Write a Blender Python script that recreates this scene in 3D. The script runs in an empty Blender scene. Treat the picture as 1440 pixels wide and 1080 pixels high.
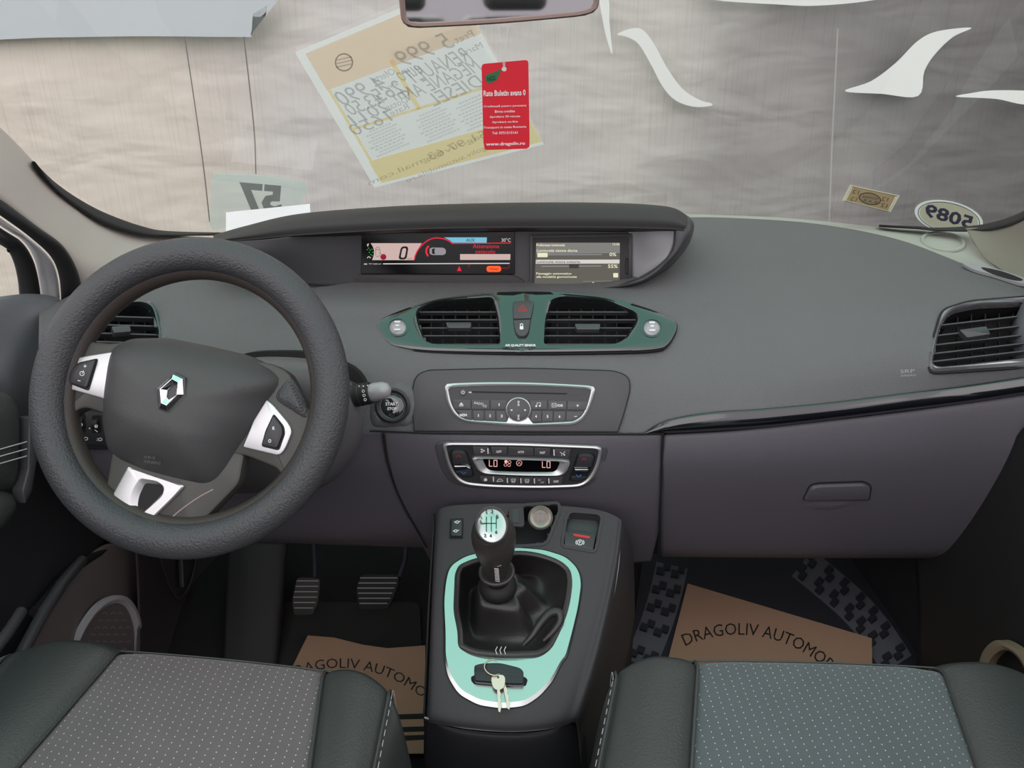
import bpy, bmesh, math, random
from mathutils import Vector, Matrix
from mathutils.bvhtree import BVHTree
random.seed(7)
V = Vector
SC = bpy.context.scene
COL = SC.collection
F = 1080.0
PIT = math.radians(22)
CAM = V((0, 0, 1.10))
cP, sP = math.cos(PIT), math.sin(PIT)

# ------------------------------------------------------------------ camera
cd = bpy.data.cameras.new('camera')
cam = bpy.data.objects.new('camera', cd)
COL.objects.link(cam)
cam.location = CAM
cam.rotation_euler = (math.pi / 2 - PIT, 0, 0)
cd.sensor_width = 36
cd.lens = 36 * F / 1440
cd.clip_start = 0.02
SC.camera = cam

def ray(u, v):
    dx = (u - 720) / F
    dy = (540 - v) / F
    return V((dx, cP + dy * sP, -sP + dy * cP))

def P(u, v, Y=None, Z=None, X=None):
    d = ray(u, v)
    if Y is not None: t = Y / d.y
    elif Z is not None: t = (Z - CAM.z) / d.z
    else: t = X / d.x
    return CAM + d * t

class PL:
    """a flat reference plane in the car; hit(u, v) is the place on it seen in that direction"""
    def __init__(s, o, n):
        s.o = V(o); s.n = V(n).normalized()
        if s.n.dot(CAM - s.o) < 0: s.n = -s.n
    @staticmethod
    def of(a, b, c):
        return PL(a, (b - a).cross(c - a))
    def hit(s, u, v, off=0.0):
        d = ray(u, v)
        t = (s.o - CAM).dot(s.n) / d.dot(s.n)
        return CAM + d * t + s.n * off
    def up(s, off):
        return PL(s.o + s.n * off, s.n)

def pick(surf, u, v):
    h = surf.ray_cast(CAM, ray(u, v).normalized())
    return h[0]

def plane_on(surf, a, b, c, off=0.0):
    p = PL.of(pick(surf, *a), pick(surf, *b), pick(surf, *c))
    return p.up(off)

# ------------------------------------------------------------------ 2-D outline helpers (pixel units of the photograph)
def cr(pts, n=6, closed=True):
    out = []
    m = len(pts)
    rng = range(m) if closed else range(m - 1)
    for i in rng:
        if closed:
            p0, p1, p2, p3 = pts[(i - 1) % m], pts[i], pts[(i + 1) % m], pts[(i + 2) % m]
        else:
            p0, p1, p2, p3 = pts[max(i - 1, 0)], pts[i], pts[i + 1], pts[min(i + 2, m - 1)]
        for k in range(n):
            t = k / n
            out.append(tuple(0.5 * ((2 * b) + (-a + c) * t + (2 * a - 5 * b + 4 * c - d) * t * t + (-a + 3 * b - 3 * c + d) * t ** 3)
                             for a, b, c, d in zip(p0, p1, p2, p3)))
    if not closed: out.append(tuple(pts[-1]))
    return out

def rr(pts, r, n=5):
    out = []
    m = len(pts)
    for i in range(m):
        a, b, c = V(pts[i - 1]), V(pts[i]), V(pts[(i + 1) % m])
        ri = r[i] if isinstance(r, (list, tuple)) else r
        k1 = min(ri, (a - b).length * 0.48); k2 = min(ri, (c - b).length * 0.48)
        s = b + (a - b).normalized() * k1; e = b + (c - b).normalized() * k2
        for j in range(n + 1):
            t = j / n
            q = s * (1 - t) ** 2 + b * 2 * t * (1 - t) + e * t * t
            out.append((q.x, q.y))
    return out

def rect(x0, y0, x1, y1, r=0, skew=0):
    p = [(x0, y0), (x1, y0 + skew), (x1, y1 + skew), (x0, y1)]
    return rr(p, r) if r else p

def ell(cx, cy, rx, ry=None, n=32, ang=0):
    ry = ry or rx
    ca, sa = math.cos(ang), math.sin(ang)
    return [(cx + rx * math.cos(2 * math.pi * i / n) * ca - ry * math.sin(2 * math.pi * i / n) * sa,
             cy + rx * math.cos(2 * math.pi * i / n) * sa + ry * math.sin(2 * math.pi * i / n) * ca) for i in range(n)]

def inside(p, poly):
    x, y = p; c = False
    m = len(poly)
    for i in range(m):
        x1, y1 = poly[i][0], poly[i][1]; x2, y2 = poly[(i + 1) % m][0], poly[(i + 1) % m][1]
        if (y1 > y) != (y2 > y) and x < (x2 - x1) * (y - y1) / (y2 - y1) + x1: c = not c
    return c

def centre(poly):
    xs = [p[0] for p in poly]; ys = [p[1] for p in poly]
    return ((min(xs) + max(xs)) / 2, (min(ys) + max(ys)) / 2)

def polar(poly, c, n):
    out = []
    m = len(poly)
    for k in range(n):
        a = 2 * math.pi * k / n
        dx, dy = math.cos(a), math.sin(a)
        best = None
        for i in range(m):
            x1, y1 = poly[i][0] - c[0], poly[i][1] - c[1]
            x2, y2 = poly[(i + 1) % m][0] - c[0], poly[(i + 1) % m][1] - c[1]
            ex, ey = x2 - x1, y2 - y1
            den = dx * ey - dy * ex
            if abs(den) < 1e-9: continue
            t = (x1 * ey - y1 * ex) / den
            s = (x1 * dy - y1 * dx) / den
            if t > 0 and -1e-6 <= s <= 1 + 1e-6 and (best is None or t > best): best = t
        best = best or 1.0
        out.append((c[0] + dx * best, c[1] + dy * best))
    return out

def shrink(poly, k, c=None):
    c = c or centre(poly)
    return [(c[0] + (p[0] - c[0]) * k, c[1] + (p[1] - c[1]) * k) for p in poly]

def inset(poly, d):
    """move an outline inwards by d pixels"""
    m = len(poly)
    area = sum(poly[i][0] * poly[(i + 1) % m][1] - poly[(i + 1) % m][0] * poly[i][1] for i in range(m))
    sg = 1 if area > 0 else -1
    out = []
    for i in range(m):
        a, b, c = V(poly[i - 1]), V(poly[i]), V(poly[(i + 1) % m])
        e = (c - a)
        if e.length < 1e-6: out.append(poly[i]); continue
        e.normalize()
        nrm = V((-e.y, e.x)) * sg
        q = b + nrm * d
        out.append((q.x, q.y))
    return out

# ------------------------------------------------------------------ 3-D shape builders
def NB(): return bmesh.new()

def face(bm, vs):
    try: return bm.faces.new(vs)
    except ValueError: return None

def prism(bm, poly, pl, d0, d1, ch=0.0, chpx=0.0):
    """solid slab with the given outline between two offsets of a plane, optional chamfer"""
    lo = [bm.verts.new(pl.hit(x, y, d0)) for x, y in poly]
    rings = [lo]
    if chpx:
        rings.append([bm.verts.new(pl.hit(x, y, d1 - ch)) for x, y in poly])
        pin = inset(poly, chpx)
        pm = [((a[0] * .3 + b[0] * .7), (a[1] * .3 + b[1] * .7)) for a, b in zip(poly, inset(poly, chpx * .45))]
        rings.append([bm.verts.new(pl.hit(x, y, d1 - ch * .3)) for x, y in pm])
        rings.append([bm.verts.new(pl.hit(x, y, d1)) for x, y in pin])
    else:
        rings.append([bm.verts.new(pl.hit(x, y, d1)) for x, y in poly])
    m = len(poly)
    for a, b in zip(rings, rings[1:]):
        for i in range(m): face(bm, (a[i], a[(i + 1) % m], b[(i + 1) % m], b[i]))
    f1 = face(bm, rings[-1]); f0 = face(bm, list(reversed(rings[0])))
    bmesh.ops.triangulate(bm, faces=[f for f in (f0, f1) if f])

def flat(bm, poly, pl, off):
    vs = [bm.verts.new(pl.hit(x, y, off)) for x, y in poly]
    f = face(bm, vs)
    if f: bmesh.ops.triangulate(bm, faces=[f])

def ring(bm, outer, inner, pl, prof, n=96, c=None, pl2=None):
    """closed frame: prof is a list of (w, h): w 0 at the outer outline .. 1 at the inner, h height over the plane"""
    c = c or centre(inner)
    O = polar(outer, c, n); I = polar(inner, c, n)
    loops = []
    for w, h in prof:
        loops.append([bm.verts.new(pl.hit(o[0] + (i_[0] - o[0]) * w, o[1] + (i_[1] - o[1]) * w, h)) for o, i_ in zip(O, I)])
    loops.append(loops[0])
    for a, b in zip(loops, loops[1:]):
        for i in range(n): face(bm, (a[i], a[(i + 1) % n], b[(i + 1) % n], b[i]))

def band(bm, poly, wpx, pl, d0, d1, closed=True):
    """a ridge of constant width along an outline"""
    a = poly; b = inset(poly, wpx)
    m = len(poly)
    L = []
    for q, h in ((a, d0), (a, d1), (b, d1), (b, d0)):
        L.append([bm.verts.new(pl.hit(x, y, h)) for x, y in q])
    L.append(L[0])
    for p_, q_ in zip(L, L[1:]):
        for i in range(m if closed else m - 1):
            face(bm, (p_[i], p_[(i + 1) % m], q_[(i + 1) % m], q_[i]))

def dome(bm, poly, pl, d0, h, k=8, pw=2.2, c=None, n=64, skirt=0.0):
    c = c or centre(poly)
    O = polar(poly, c, n)
    loops = []
    if skirt: loops.append([bm.verts.new(pl.hit(x, y, d0 - skirt)) for x, y in O])
    for j in range(k):
        r = math.cos(j / k * math.pi / 2)
        hh = d0 + h * (1 - r ** pw)
        loops.append([bm.verts.new(pl.hit(c[0] + (x - c[0]) * r, c[1] + (y - c[1]) * r, hh)) for x, y in O])
    top = bm.verts.new(pl.hit(c[0], c[1], d0 + h))
    for a, b in zip(loops, loops[1:]):
        for i in range(n): face(bm, (a[i], a[(i + 1) % n], b[(i + 1) % n], b[i]))
    for i in range(n): face(bm, (loops[-1][i], loops[-1][(i + 1) % n], top))
    face(bm, list(reversed(loops[0])))

def tube(bm, pts, r, n=10, caps=True, ry=None, upv=None, closed=False):
    m = len(pts); loops = []
    pts = [V(p) for p in pts]
    prev = None
    for i, p in enumerate(pts):
        if closed: t = (pts[(i + 1) % m] - pts[i - 1])
        else: t = pts[min(i + 1, m - 1)] - pts[max(i - 1, 0)]
        t.normalize()
        ref = upv or (prev if prev is not None else (V((0, 0, 1)) if abs(t.z) < .9 else V((1, 0, 0))))
        a = ref - t * ref.dot(t)
        if a.length < 1e-5: a = t.orthogonal()
        a.normalize(); prev = a
        b = t.cross(a)
        rad = r[i] if isinstance(r, (list, tuple)) else r
        rb = (ry[i] if isinstance(ry, (list, tuple)) else ry) if ry else rad
        loops.append([bm.verts.new(p + a * rad * math.cos(2 * math.pi * k / n) + b * rb * math.sin(2 * math.pi * k / n)) for k in range(n)])
    if closed: loops.append(loops[0])
    for A, B in zip(loops, loops[1:]):
        for i in range(n): face(bm, (A[i], A[(i + 1) % n], B[(i + 1) % n], B[i]))
    if caps and not closed:
        face(bm, list(reversed(loops[0]))); face(bm, loops[-1])

def lathe(bm, base, axis, prof, n=32):
    """prof: (radius, height along the axis)"""
    axis = V(axis).normalized(); a = axis.orthogonal().normalized(); b = axis.cross(a)
    loops = []
    for r, h in prof:
        loops.append([bm.verts.new(V(base) + axis * h + (a * math.cos(2 * math.pi * k / n) + b * math.sin(2 * math.pi * k / n)) * max(r, 1e-5)) for k in range(n)])
    for A, B in zip(loops, loops[1:]):
        for i in range(n): face(bm, (A[i], A[(i + 1) % n], B[(i + 1) % n], B[i]))
    face(bm, list(reversed(loops[0]))); face(bm, loops[-1])

def crv(p0, p1, p2, p3, t):
    return 0.5 * ((2 * p1) + (p2 - p0) * t + (2 * p0 - 5 * p1 + 4 * p2 - p3) * t * t + (-p0 + 3 * p1 - 3 * p2 + p3) * t ** 3)

def dense(rows, nu, nv):
    R = []
    for r in rows:
        m = len(r); o = []
        for k in range(nu + 1):
            s = k / nu * (m - 1); i = min(int(s), m - 2); t = s - i
            o.append(crv(r[max(i - 1, 0)], r[i], r[i + 1], r[min(i + 2, m - 1)], t))
        R.append(o)
    m = len(R); out = []
    for k in range(nv + 1):
        s = k / nv * (m - 1); i = min(int(s), m - 2); t = s - i
        out.append([crv(R[max(i - 1, 0)][j], R[i][j], R[i + 1][j], R[min(i + 2, m - 1)][j], t) for j in range(nu + 1)])
    return out

def proj(p):
    q = p - CAM
    d = q.y * cP - q.z * sP
    return (720 + F * q.x / d, 540 - F * (q.y * sP + q.z * cP) / d)

def grid(bm, rows, nu=24, nv=16, cut=()):
    G = dense(rows, nu, nv)
    vs = [[bm.verts.new(p) for p in r] for r in G]
    for j in range(nv):
        for i in range(nu):
            if cut:
                c = (G[j][i] + G[j][i + 1] + G[j + 1][i] + G[j + 1][i + 1]) / 4
                uv = proj(c)
                if any(inside(uv, q) for q in cut): continue
            face(bm, (vs[j][i], vs[j][i + 1], vs[j + 1][i + 1], vs[j + 1][i]))
    bmesh.ops.delete(bm, geom=[v for v in bm.verts if not v.link_faces], context='VERTS')

def bvh(rows, nu=40, nv=30):
    b = NB(); grid(b, rows, nu, nv)
    t = BVHTree.FromBMesh(b); b.free()
    return t

_tx = {}
def glyphs(s, bold=0.0):
    k = (s, bold)
    if k not in _tx:
        c = bpy.data.curves.new('t', 'FONT'); c.body = s; c.size = 1; c.offset = bold; c.resolution_u = 2
        c.align_x = 'CENTER'; c.align_y = 'CENTER'
        o = bpy.data.objects.new('t', c); COL.objects.link(o)
        dg = bpy.context.evaluated_depsgraph_get()
        m = bpy.data.meshes.new_from_object(o.evaluated_get(dg))
        vs = [(v.co.x, v.co.y) for v in m.vertices]; fs = [tuple(p.vertices) for p in m.polygons]
        bpy.data.objects.remove(o); bpy.data.curves.remove(c); bpy.data.meshes.remove(m)
        if vs:
            x0 = min(v[0] for v in vs); x1 = max(v[0] for v in vs); y0 = min(v[1] for v in vs); y1 = max(v[1] for v in vs)
            vs = [(x - (x0 + x1) / 2, y - (y0 + y1) / 2) for x, y in vs]
            _tx[k] = (vs, fs, x1 - x0, y1 - y0)
        else: _tx[k] = ([], [], 1, 1)
    return _tx[k]

def text(bm, s, pl, u, v, w, h, ang=0, off=.0006, mirror=False, bold=0.0, arc=0, shear=0, ax=None):
    """lettering printed on a plane: w, h is the size of the whole word"""
    vs, fs, gw, gh = glyphs(s, bold)
    sx = w / gw * (-1 if mirror else 1); sy = h / gh
    ca, sa = math.cos(math.radians(ang)), math.sin(math.radians(ang))
    out = []
    for x, y in vs:
        X = x * sx + shear * y * sy; Y = -y * sy
        if arc:
            t = X / arc; rad = arc - Y
            X, Y = rad * math.sin(t), arc - rad * math.cos(t)
        if ax: q = (u + X * ax[0][0] + Y * ax[1][0], v + X * ax[0][1] + Y * ax[1][1])
        else: q = (u + X * ca - Y * sa, v + X * sa + Y * ca)
        out.append(bm.verts.new(pl.hit(q[0], q[1], off)))
    for f in fs: face(bm, [out[i] for i in f])

def line(bm, pts, wpx, pl, off=.0006, closed=False):
    """thin printed stroke"""
    m = len(pts); A = []; B = []
    for i, p in enumerate(pts):
        if closed: a, c = V(pts[i - 1]), V(pts[(i + 1) % m])
        else: a, c = V(pts[max(i - 1, 0)]), V(pts[min(i + 1, m - 1)])
        e = (c - a).normalized(); nn = V((-e.y, e.x)) * wpx / 2
        A.append(bm.verts.new(pl.hit(p[0] + nn.x, p[1] + nn.y, off))); B.append(bm.verts.new(pl.hit(p[0] - nn.x, p[1] - nn.y, off)))
    for i in range(m if closed else m - 1):
        j = (i + 1) % m
        face(bm, (A[i], A[j], B[j], B[i]))

# ------------------------------------------------------------------ objects
WL = {}
def tag(o, label=None, cat=None, group=None, kind=None):
    if label: o['label'] = label
    if cat: o['category'] = cat
    if group: o['group'] = group
    if kind: o['kind'] = kind
    return o

def thing(name, loc, label, cat, group=None, kind=None):
    o = bpy.data.objects.new(name, None); COL.objects.link(o)
    o.empty_display_size = .03; o.location = loc; WL[o] = V(loc)
    return tag(o, label, cat, group, kind)

def obj(name, bm, mat, parent=None, bevel=0, seg=2, sub=0, solid=0, smooth=40, label=None, cat=None, group=None, kind=None, normals=True, soff=-1):
    if normals: bmesh.ops.recalc_face_normals(bm, faces=bm.faces[:])
    if not bm.verts: bm.verts.new((0, 0, 0))
    xs = [v.co.copy() for v in bm.verts]
    lo = V((min(p.x for p in xs), min(p.y for p in xs), min(p.z for p in xs)))
    hi = V((max(p.x for p in xs), max(p.y for p in xs), max(p.z for p in xs)))
    c = (lo + hi) / 2
    for v in bm.verts: v.co -= c
    me = bpy.data.meshes.new(name); bm.to_mesh(me); bm.free()
    me.materials.append(mat)
    for p in me.polygons: p.use_smooth = bool(smooth)
    if smooth: me.set_sharp_from_angle(angle=math.radians(smooth))
    o = bpy.data.objects.new(name, me); COL.objects.link(o)
    if parent is not None: o.parent = parent; o.location = c - WL[parent]
    else: o.location = c
    WL[o] = c
    if solid:
        m = o.modifiers.new('thickness', 'SOLIDIFY'); m.thickness = solid; m.offset = soff
    if bevel:
        m = o.modifiers.new('bevel', 'BEVEL'); m.width = bevel; m.segments = seg; m.limit_method = 'ANGLE'; m.angle_limit = math.radians(35)
    if sub:
        m = o.modifiers.new('subdivision', 'SUBSURF'); m.levels = sub; m.render_levels = sub
    return tag(o, label, cat, group, kind)

def toward_cam(bm):
    """orient an open sheet so that its faces look into the cabin"""
    for f in bm.faces:
        if f.normal.length == 0: f.normal_update()
    bm.normal_update()
    s = sum(1 if f.normal.dot(CAM - f.calc_center_median()) > 0 else -1 for f in bm.faces)
    if s < 0: bmesh.ops.reverse_faces(bm, faces=bm.faces[:])

def sheet(name, rows, mat, parent=None, nu=24, nv=16, cut=(), solid=.003, **kw):
    b = NB(); grid(b, rows, nu, nv, cut); bmesh.ops.recalc_face_normals(b, faces=b.faces[:]); toward_cam(b)
    return obj(name, b, mat, parent, solid=solid, normals=False, **kw)

# ------------------------------------------------------------------ materials
MT = {}
def mat(name, col, rough=.5, metal=0, grain=0, gs=900, coat=0, emit=None, es=1.0, spec=.5, alpha=1, var=0, vs_=6, trans=0, sheen=0, gd=.0008):
    m = bpy.data.materials.new(name); m.use_nodes = True
    nt = m.node_tree; b = nt.nodes['Principled BSDF']
    b.inputs['Base Color'].default_value = (*col, 1)
    b.inputs['Roughness'].default_value = rough
    b.inputs['Metallic'].default_value = metal
    b.inputs['Specular IOR Level'].default_value = spec
    b.inputs['Coat Weight'].default_value = coat
    b.inputs['Coat Roughness'].default_value = .05
    b.inputs['Alpha'].default_value = alpha
    b.inputs['Sheen Weight'].default_value = sheen
    if emit:
        b.inputs['Emission Color'].default_value = (*emit, 1); b.inputs['Emission Strength'].default_value = es
    if grain or var:
        tc = nt.nodes.new('ShaderNodeTexCoord')
    if grain:
        n = nt.nodes.new('ShaderNodeTexNoise'); n.inputs['Scale'].default_value = gs; n.inputs['Detail'].default_value = 2
        bp = nt.nodes.new('ShaderNodeBump'); bp.inputs['Strength'].default_value = grain; bp.inputs['Distance'].default_value = gd
        nt.links.new(tc.outputs['Object'], n.inputs['Vector']); nt.links.new(n.outputs['Fac'], bp.inputs['Height']); nt.links.new(bp.outputs[0], b.inputs['Normal'])
    if var:
        n = nt.nodes.new('ShaderNodeTexNoise'); n.inputs['Scale'].default_value = vs_; n.inputs['Detail'].default_value = 4
        mx = nt.nodes.new('ShaderNodeMix'); mx.data_type = 'RGBA'
        mx.inputs[6].default_value = (*[c * (1 - var) for c in col], 1); mx.inputs[7].default_value = (*[min(1, c * (1 + var)) for c in col], 1)
        nt.links.new(tc.outputs['Object'], n.inputs['Vector']); nt.links.new(n.outputs['Fac'], mx.inputs[0]); nt.links.new(mx.outputs[2], b.inputs['Base Color'])
    MT[name] = m
    return m
def sr(r, g, b):
    f = lambda c: (c / 255 / 12.92) if c / 255 <= .04045 else ((c / 255 + .055) / 1.055) ** 2.4
    return (f(r), f(g), f(b))

M_pad = mat('soft dash plastic', sr(101, 102, 103), .55, grain=.9, gs=620, spec=.45, var=.05, gd=.0012)
M_low = mat('hard dash plastic', sr(86, 83, 91), .48, grain=.6, gs=800, spec=.45, var=.05, gd=.001)
M_hood = mat('dark hood plastic', sr(58, 57, 57), .6, grain=.4, gs=800, spec=.35)
M_inner = mat('smooth dark plastic', sr(58, 58, 60), .42)
M_cen = mat('smooth centre plastic', sr(72, 71, 74), .42, grain=.1, gs=900)
M_silverwall = mat('satin grey plastic', sr(165, 165, 168), .38, metal=.2)
M_black = mat('matte black', (.006, .006, .007), .7)
M_dark = mat('dark footwell plastic', sr(36, 36, 40), .6, grain=.2, gs=500)
M_piano = mat('piano black', (.014, .018, .018), .08, spec=.9, coat=1)
M_strip = mat('gloss black strip', (.006, .007, .010), .12, spec=.8, coat=.8)
M_silver = mat('satin silver', (.64, .64, .65), .36, metal=.75)
M_chrome = mat('chrome', (.85, .85, .86), .08, metal=1)
M_alu = mat('brushed aluminium', (.50, .53, .52), .22, metal=1)
M_btn = mat('button plastic', sr(50, 50, 54), .4)
M_btn2 = mat('light button plastic', sr(88, 88, 92), .35)
M_slat = mat('vent slat', sr(70, 71, 74), .38)
M_white = mat('white lettering', (.8, .8, .8), .5)
M_grey = mat('grey lettering', (.35, .35, .36), .5)
M_rim = mat('wheel cover rubber', sr(64, 65, 68), .45, grain=.9, gs=380, gd=.0016)
M_rimin = mat('worn wheel leather', sr(58, 52, 48), .5, grain=.5, gs=500)
M_hub = mat('airbag plastic', sr(66, 66, 67), .5, grain=.6, gs=900)
M_spoke = mat('spoke plastic', sr(64, 64, 61), .42, grain=.2)
M_leath = mat('seat leather', sr(64, 66, 66), .34, grain=.6, gs=350, spec=.5)
M_gait = mat('gaiter leather', sr(48, 46, 46), .34, grain=.5, gs=500)
M_knob = mat('knob leather', sr(62, 58, 57), .38, grain=.5, gs=600)
M_cons = mat('console plastic', sr(66, 63, 66), .55, grain=.4, gs=900, spec=.3)
M_pill = mat('pillar trim', sr(192, 184, 176), .8, grain=.2, gs=600)
M_shelf = mat('dash shelf plastic', sr(165, 168, 158), .7, grain=.2, gs=600)
M_body = mat('white car paint', (.72, .72, .74), .2, coat=.6)
M_rubber = mat('black rubber', (.012, .012, .013), .65)
M_floor = mat('floor carpet', (.010, .010, .012), .95, grain=1, gs=300)
M_mat = mat('rubber mat', (.022, .024, .034), .6)
M_matrib = mat('rubber mat ribs', (.12, .125, .15), .6)
M_kraft = mat('kraft paper', sr(176, 142, 118), .85, var=.08, vs_=9)
M_ink = mat('black print', (.01, .01, .01), .7)
M_thread = mat('pale thread', (.6, .6, .6), .7)
M_door = mat('door plastic', sr(112, 116, 120), .55, grain=.3, gs=700)
M_doorlow = mat('door lower plastic', sr(112, 102, 102), .5, grain=.2, gs=700)
M_red = mat('red card', sr(214, 30, 48), .5)
M_green = mat('green leaf print', sr(40, 110, 70), .5)
M_redp = mat('red paint', sr(200, 40, 40), .4)
M_bluep = mat('blue paint', sr(60, 130, 210), .4)
M_paper = mat('white paper', (.86, .86, .87), .8)
M_steel = mat('key steel', (.72, .60, .52), .42, metal=1)
M_lcd = mat('display glass', (.003, .003, .004), .15, spec=.2)
def em(name, r, g, b, s=1.0): return mat(name, (0, 0, 0), .5, emit=sr(r, g, b), es=s, spec=.1)
E_red = em('lit red', 225, 40, 60, 1.1)
E_orange = em('lit orange', 255, 85, 40, 1.4)
E_pink = em('lit pale pink', 205, 178, 172)
E_blue = em('lit light blue', 120, 190, 215)
E_white = em('lit white', 215, 210, 205)
E_cream = em('lit cream', 235, 230, 195)
E_navbg = em('lit grey screen', 98, 96, 88)
E_navtop = em('lit light grey screen', 128, 128, 124)
E_digit = em('lit salmon digits', 250, 190, 180)
E_darkred = em('lit dark red', 150, 25, 45)
E_green = em('lit green', 60, 190, 90)
E_grey = em('lit grey', 150, 145, 150)
# ================================================================== daylight
w = bpy.data.worlds.new('daylight'); SC.world = w; w.use_nodes = True
nt = w.node_tree; bg = nt.nodes['Background']
tc = nt.nodes.new('ShaderNodeTexCoord'); sep = nt.nodes.new('ShaderNodeSeparateXYZ')
nt.links.new(tc.outputs['Generated'], sep.inputs[0])
rp = nt.nodes.new('ShaderNodeValToRGB')
nt.links.new(sep.outputs['Z'], rp.inputs[0])
E = rp.color_ramp.elements
E[0].position = 0.0; E[0].color = (.30, .28, .30, 1)
E[1].position = 1.0; E[1].color = (.42, .93, .78, 1)
for p_, c_ in ((.05, (1.0, .95, 1.0)), (.45, (1.06, 1.0, 1.04)), (.84, (1.04, 1.0, 1.0)), (.925, (.52, .94, .81))):
    e = E.new(p_); e.color = (*c_, 1)
nt.links.new(rp.outputs[0], bg.inputs[0]); bg.inputs[1].default_value = 1.35
SC.view_settings.view_transform = 'Standard'; SC.view_settings.look = 'None'; SC.view_settings.gamma = 1
SC.view_settings.exposure = 0.0; SC.view_settings.use_curve_mapping = False
sl = bpy.data.lights.new('sun', 'SUN'); sl.energy = .6; sl.angle = math.radians(60); sl.color = (1, .96, .95)
so = bpy.data.objects.new('sun', sl); COL.objects.link(so)
so.rotation_euler = V((0.35, .9, -.55)).to_track_quat('-Z', 'Y').to_euler()

# ================================================================== outside: ground and banner
b = NB()
for c in ((-9, -7), (9, -7), (9, 9), (-9, 9)): b.verts.new((c[0], c[1], -.25))
face(b, b.verts[:])
obj('ground', b, mat('asphalt', sr(110, 108, 106), .9, grain=1, gs=30), kind='structure')

BY = 3.0
m = bpy.data.materials.new('printed tarpaulin'); m.use_nodes = True
nt = m.node_tree; bs = nt.nodes['Principled BSDF']; bs.inputs['Roughness'].default_value = .55
tc = nt.nodes.new('ShaderNodeTexCoord'); sep = nt.nodes.new('ShaderNodeSeparateXYZ'); nt.links.new(tc.outputs['Object'], sep.inputs[0])
def math_(op, a, b_=None, clamp=False):
    n = nt.nodes.new('ShaderNodeMath'); n.operation = op; n.use_clamp = clamp
    for i, x in enumerate((a, b_)):
        if x is None: continue
        if isinstance(x, (int, float)): n.inputs[i].default_value = x
        else: nt.links.new(x, n.inputs[i])
    return n.outputs[0]
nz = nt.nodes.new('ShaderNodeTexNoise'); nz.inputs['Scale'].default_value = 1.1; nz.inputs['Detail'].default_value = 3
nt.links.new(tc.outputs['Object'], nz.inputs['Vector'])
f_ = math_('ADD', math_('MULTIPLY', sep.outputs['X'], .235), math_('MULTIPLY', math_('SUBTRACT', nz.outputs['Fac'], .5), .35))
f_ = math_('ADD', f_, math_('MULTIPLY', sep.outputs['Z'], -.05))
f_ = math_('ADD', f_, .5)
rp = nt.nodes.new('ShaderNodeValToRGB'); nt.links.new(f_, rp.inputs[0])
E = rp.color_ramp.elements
E[0].position = 0; E[0].color = (*sr(228, 217, 202), 1); E[1].position = 1; E[1].color = (*sr(100, 99, 97), 1)  # tarpaulin tone, with the dash reflection at right painted in as darker colours
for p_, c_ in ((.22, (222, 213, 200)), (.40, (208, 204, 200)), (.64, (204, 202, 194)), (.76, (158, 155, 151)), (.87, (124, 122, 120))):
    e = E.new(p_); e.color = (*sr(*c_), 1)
# fine vertical print streaks
mp = nt.nodes.new('ShaderNodeMapping'); mp.inputs['Scale'].default_value = (60, 1, 1.2); nt.links.new(tc.outputs['Object'], mp.inputs[0])
ns = nt.nodes.new('ShaderNodeTexNoise'); ns.inputs['Scale'].default_value = 2.2; ns.inputs['Detail'].default_value = 3; nt.links.new(mp.outputs[0], ns.inputs['Vector'])
mx = nt.nodes.new('ShaderNodeMix'); mx.data_type = 'RGBA'; mx.blend_type = 'MULTIPLY'; mx.inputs[0].default_value = .22
nt.links.new(rp.outputs[0], mx.inputs[6]); 
r2 = nt.nodes.new('ShaderNodeValToRGB'); nt.links.new(ns.outputs['Fac'], r2.inputs[0])
r2.color_ramp.elements[0].position = .30; r2.color_ramp.elements[0].color = (.55, .55, .55, 1); r2.color_ramp.elements[1].position = .5; r2.color_ramp.elements[1].color = (1, 1, 1, 1)
nt.links.new(r2.outputs[0], mx.inputs[7]); nt.links.new(mx.outputs[2], bs.inputs['Base Color'])
# wrinkles in the hanging sheet
mp = nt.nodes.new('ShaderNodeMapping'); mp.inputs['Scale'].default_value = (1, 1, 2.6); mp.inputs['Rotation'].default_value = (0, .5, 0); nt.links.new(tc.outputs['Object'], mp.inputs[0])
nw = nt.nodes.new('ShaderNodeTexNoise'); nw.inputs['Scale'].default_value = 2.6; nw.inputs['Detail'].default_value = 2.5; nw.inputs['Distortion'].default_value = .25; nt.links.new(mp.outputs[0], nw.inputs['Vector'])
bp = nt.nodes.new('ShaderNodeBump'); bp.inputs['Strength'].default_value = .5; bp.inputs['Distance'].default_value = .05
nt.links.new(nw.outputs['Fac'], bp.inputs['Height']); nt.links.new(bp.outputs[0], bs.inputs['Normal'])
M_banner = m
b = NB()
rows = []
for j in range(9):
    z = -.25 + 3.6 * j / 8
    rows.append([V((x, BY + .02 * math.sin(x * 2.3 + j) + .012 * math.sin(j * 2.1 + x), z)) for x in [-4.5 + 9 * i / 12 for i in range(13)]])
grid(b, rows, 90, 40)
toward_cam(b)
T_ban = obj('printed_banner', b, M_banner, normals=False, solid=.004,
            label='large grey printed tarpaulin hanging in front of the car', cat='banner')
W = PL((0, BY - .070, 1), (0, -1, 0))
M_bwhite = mat('white banner print', sr(236, 240, 234), .6)
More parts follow.
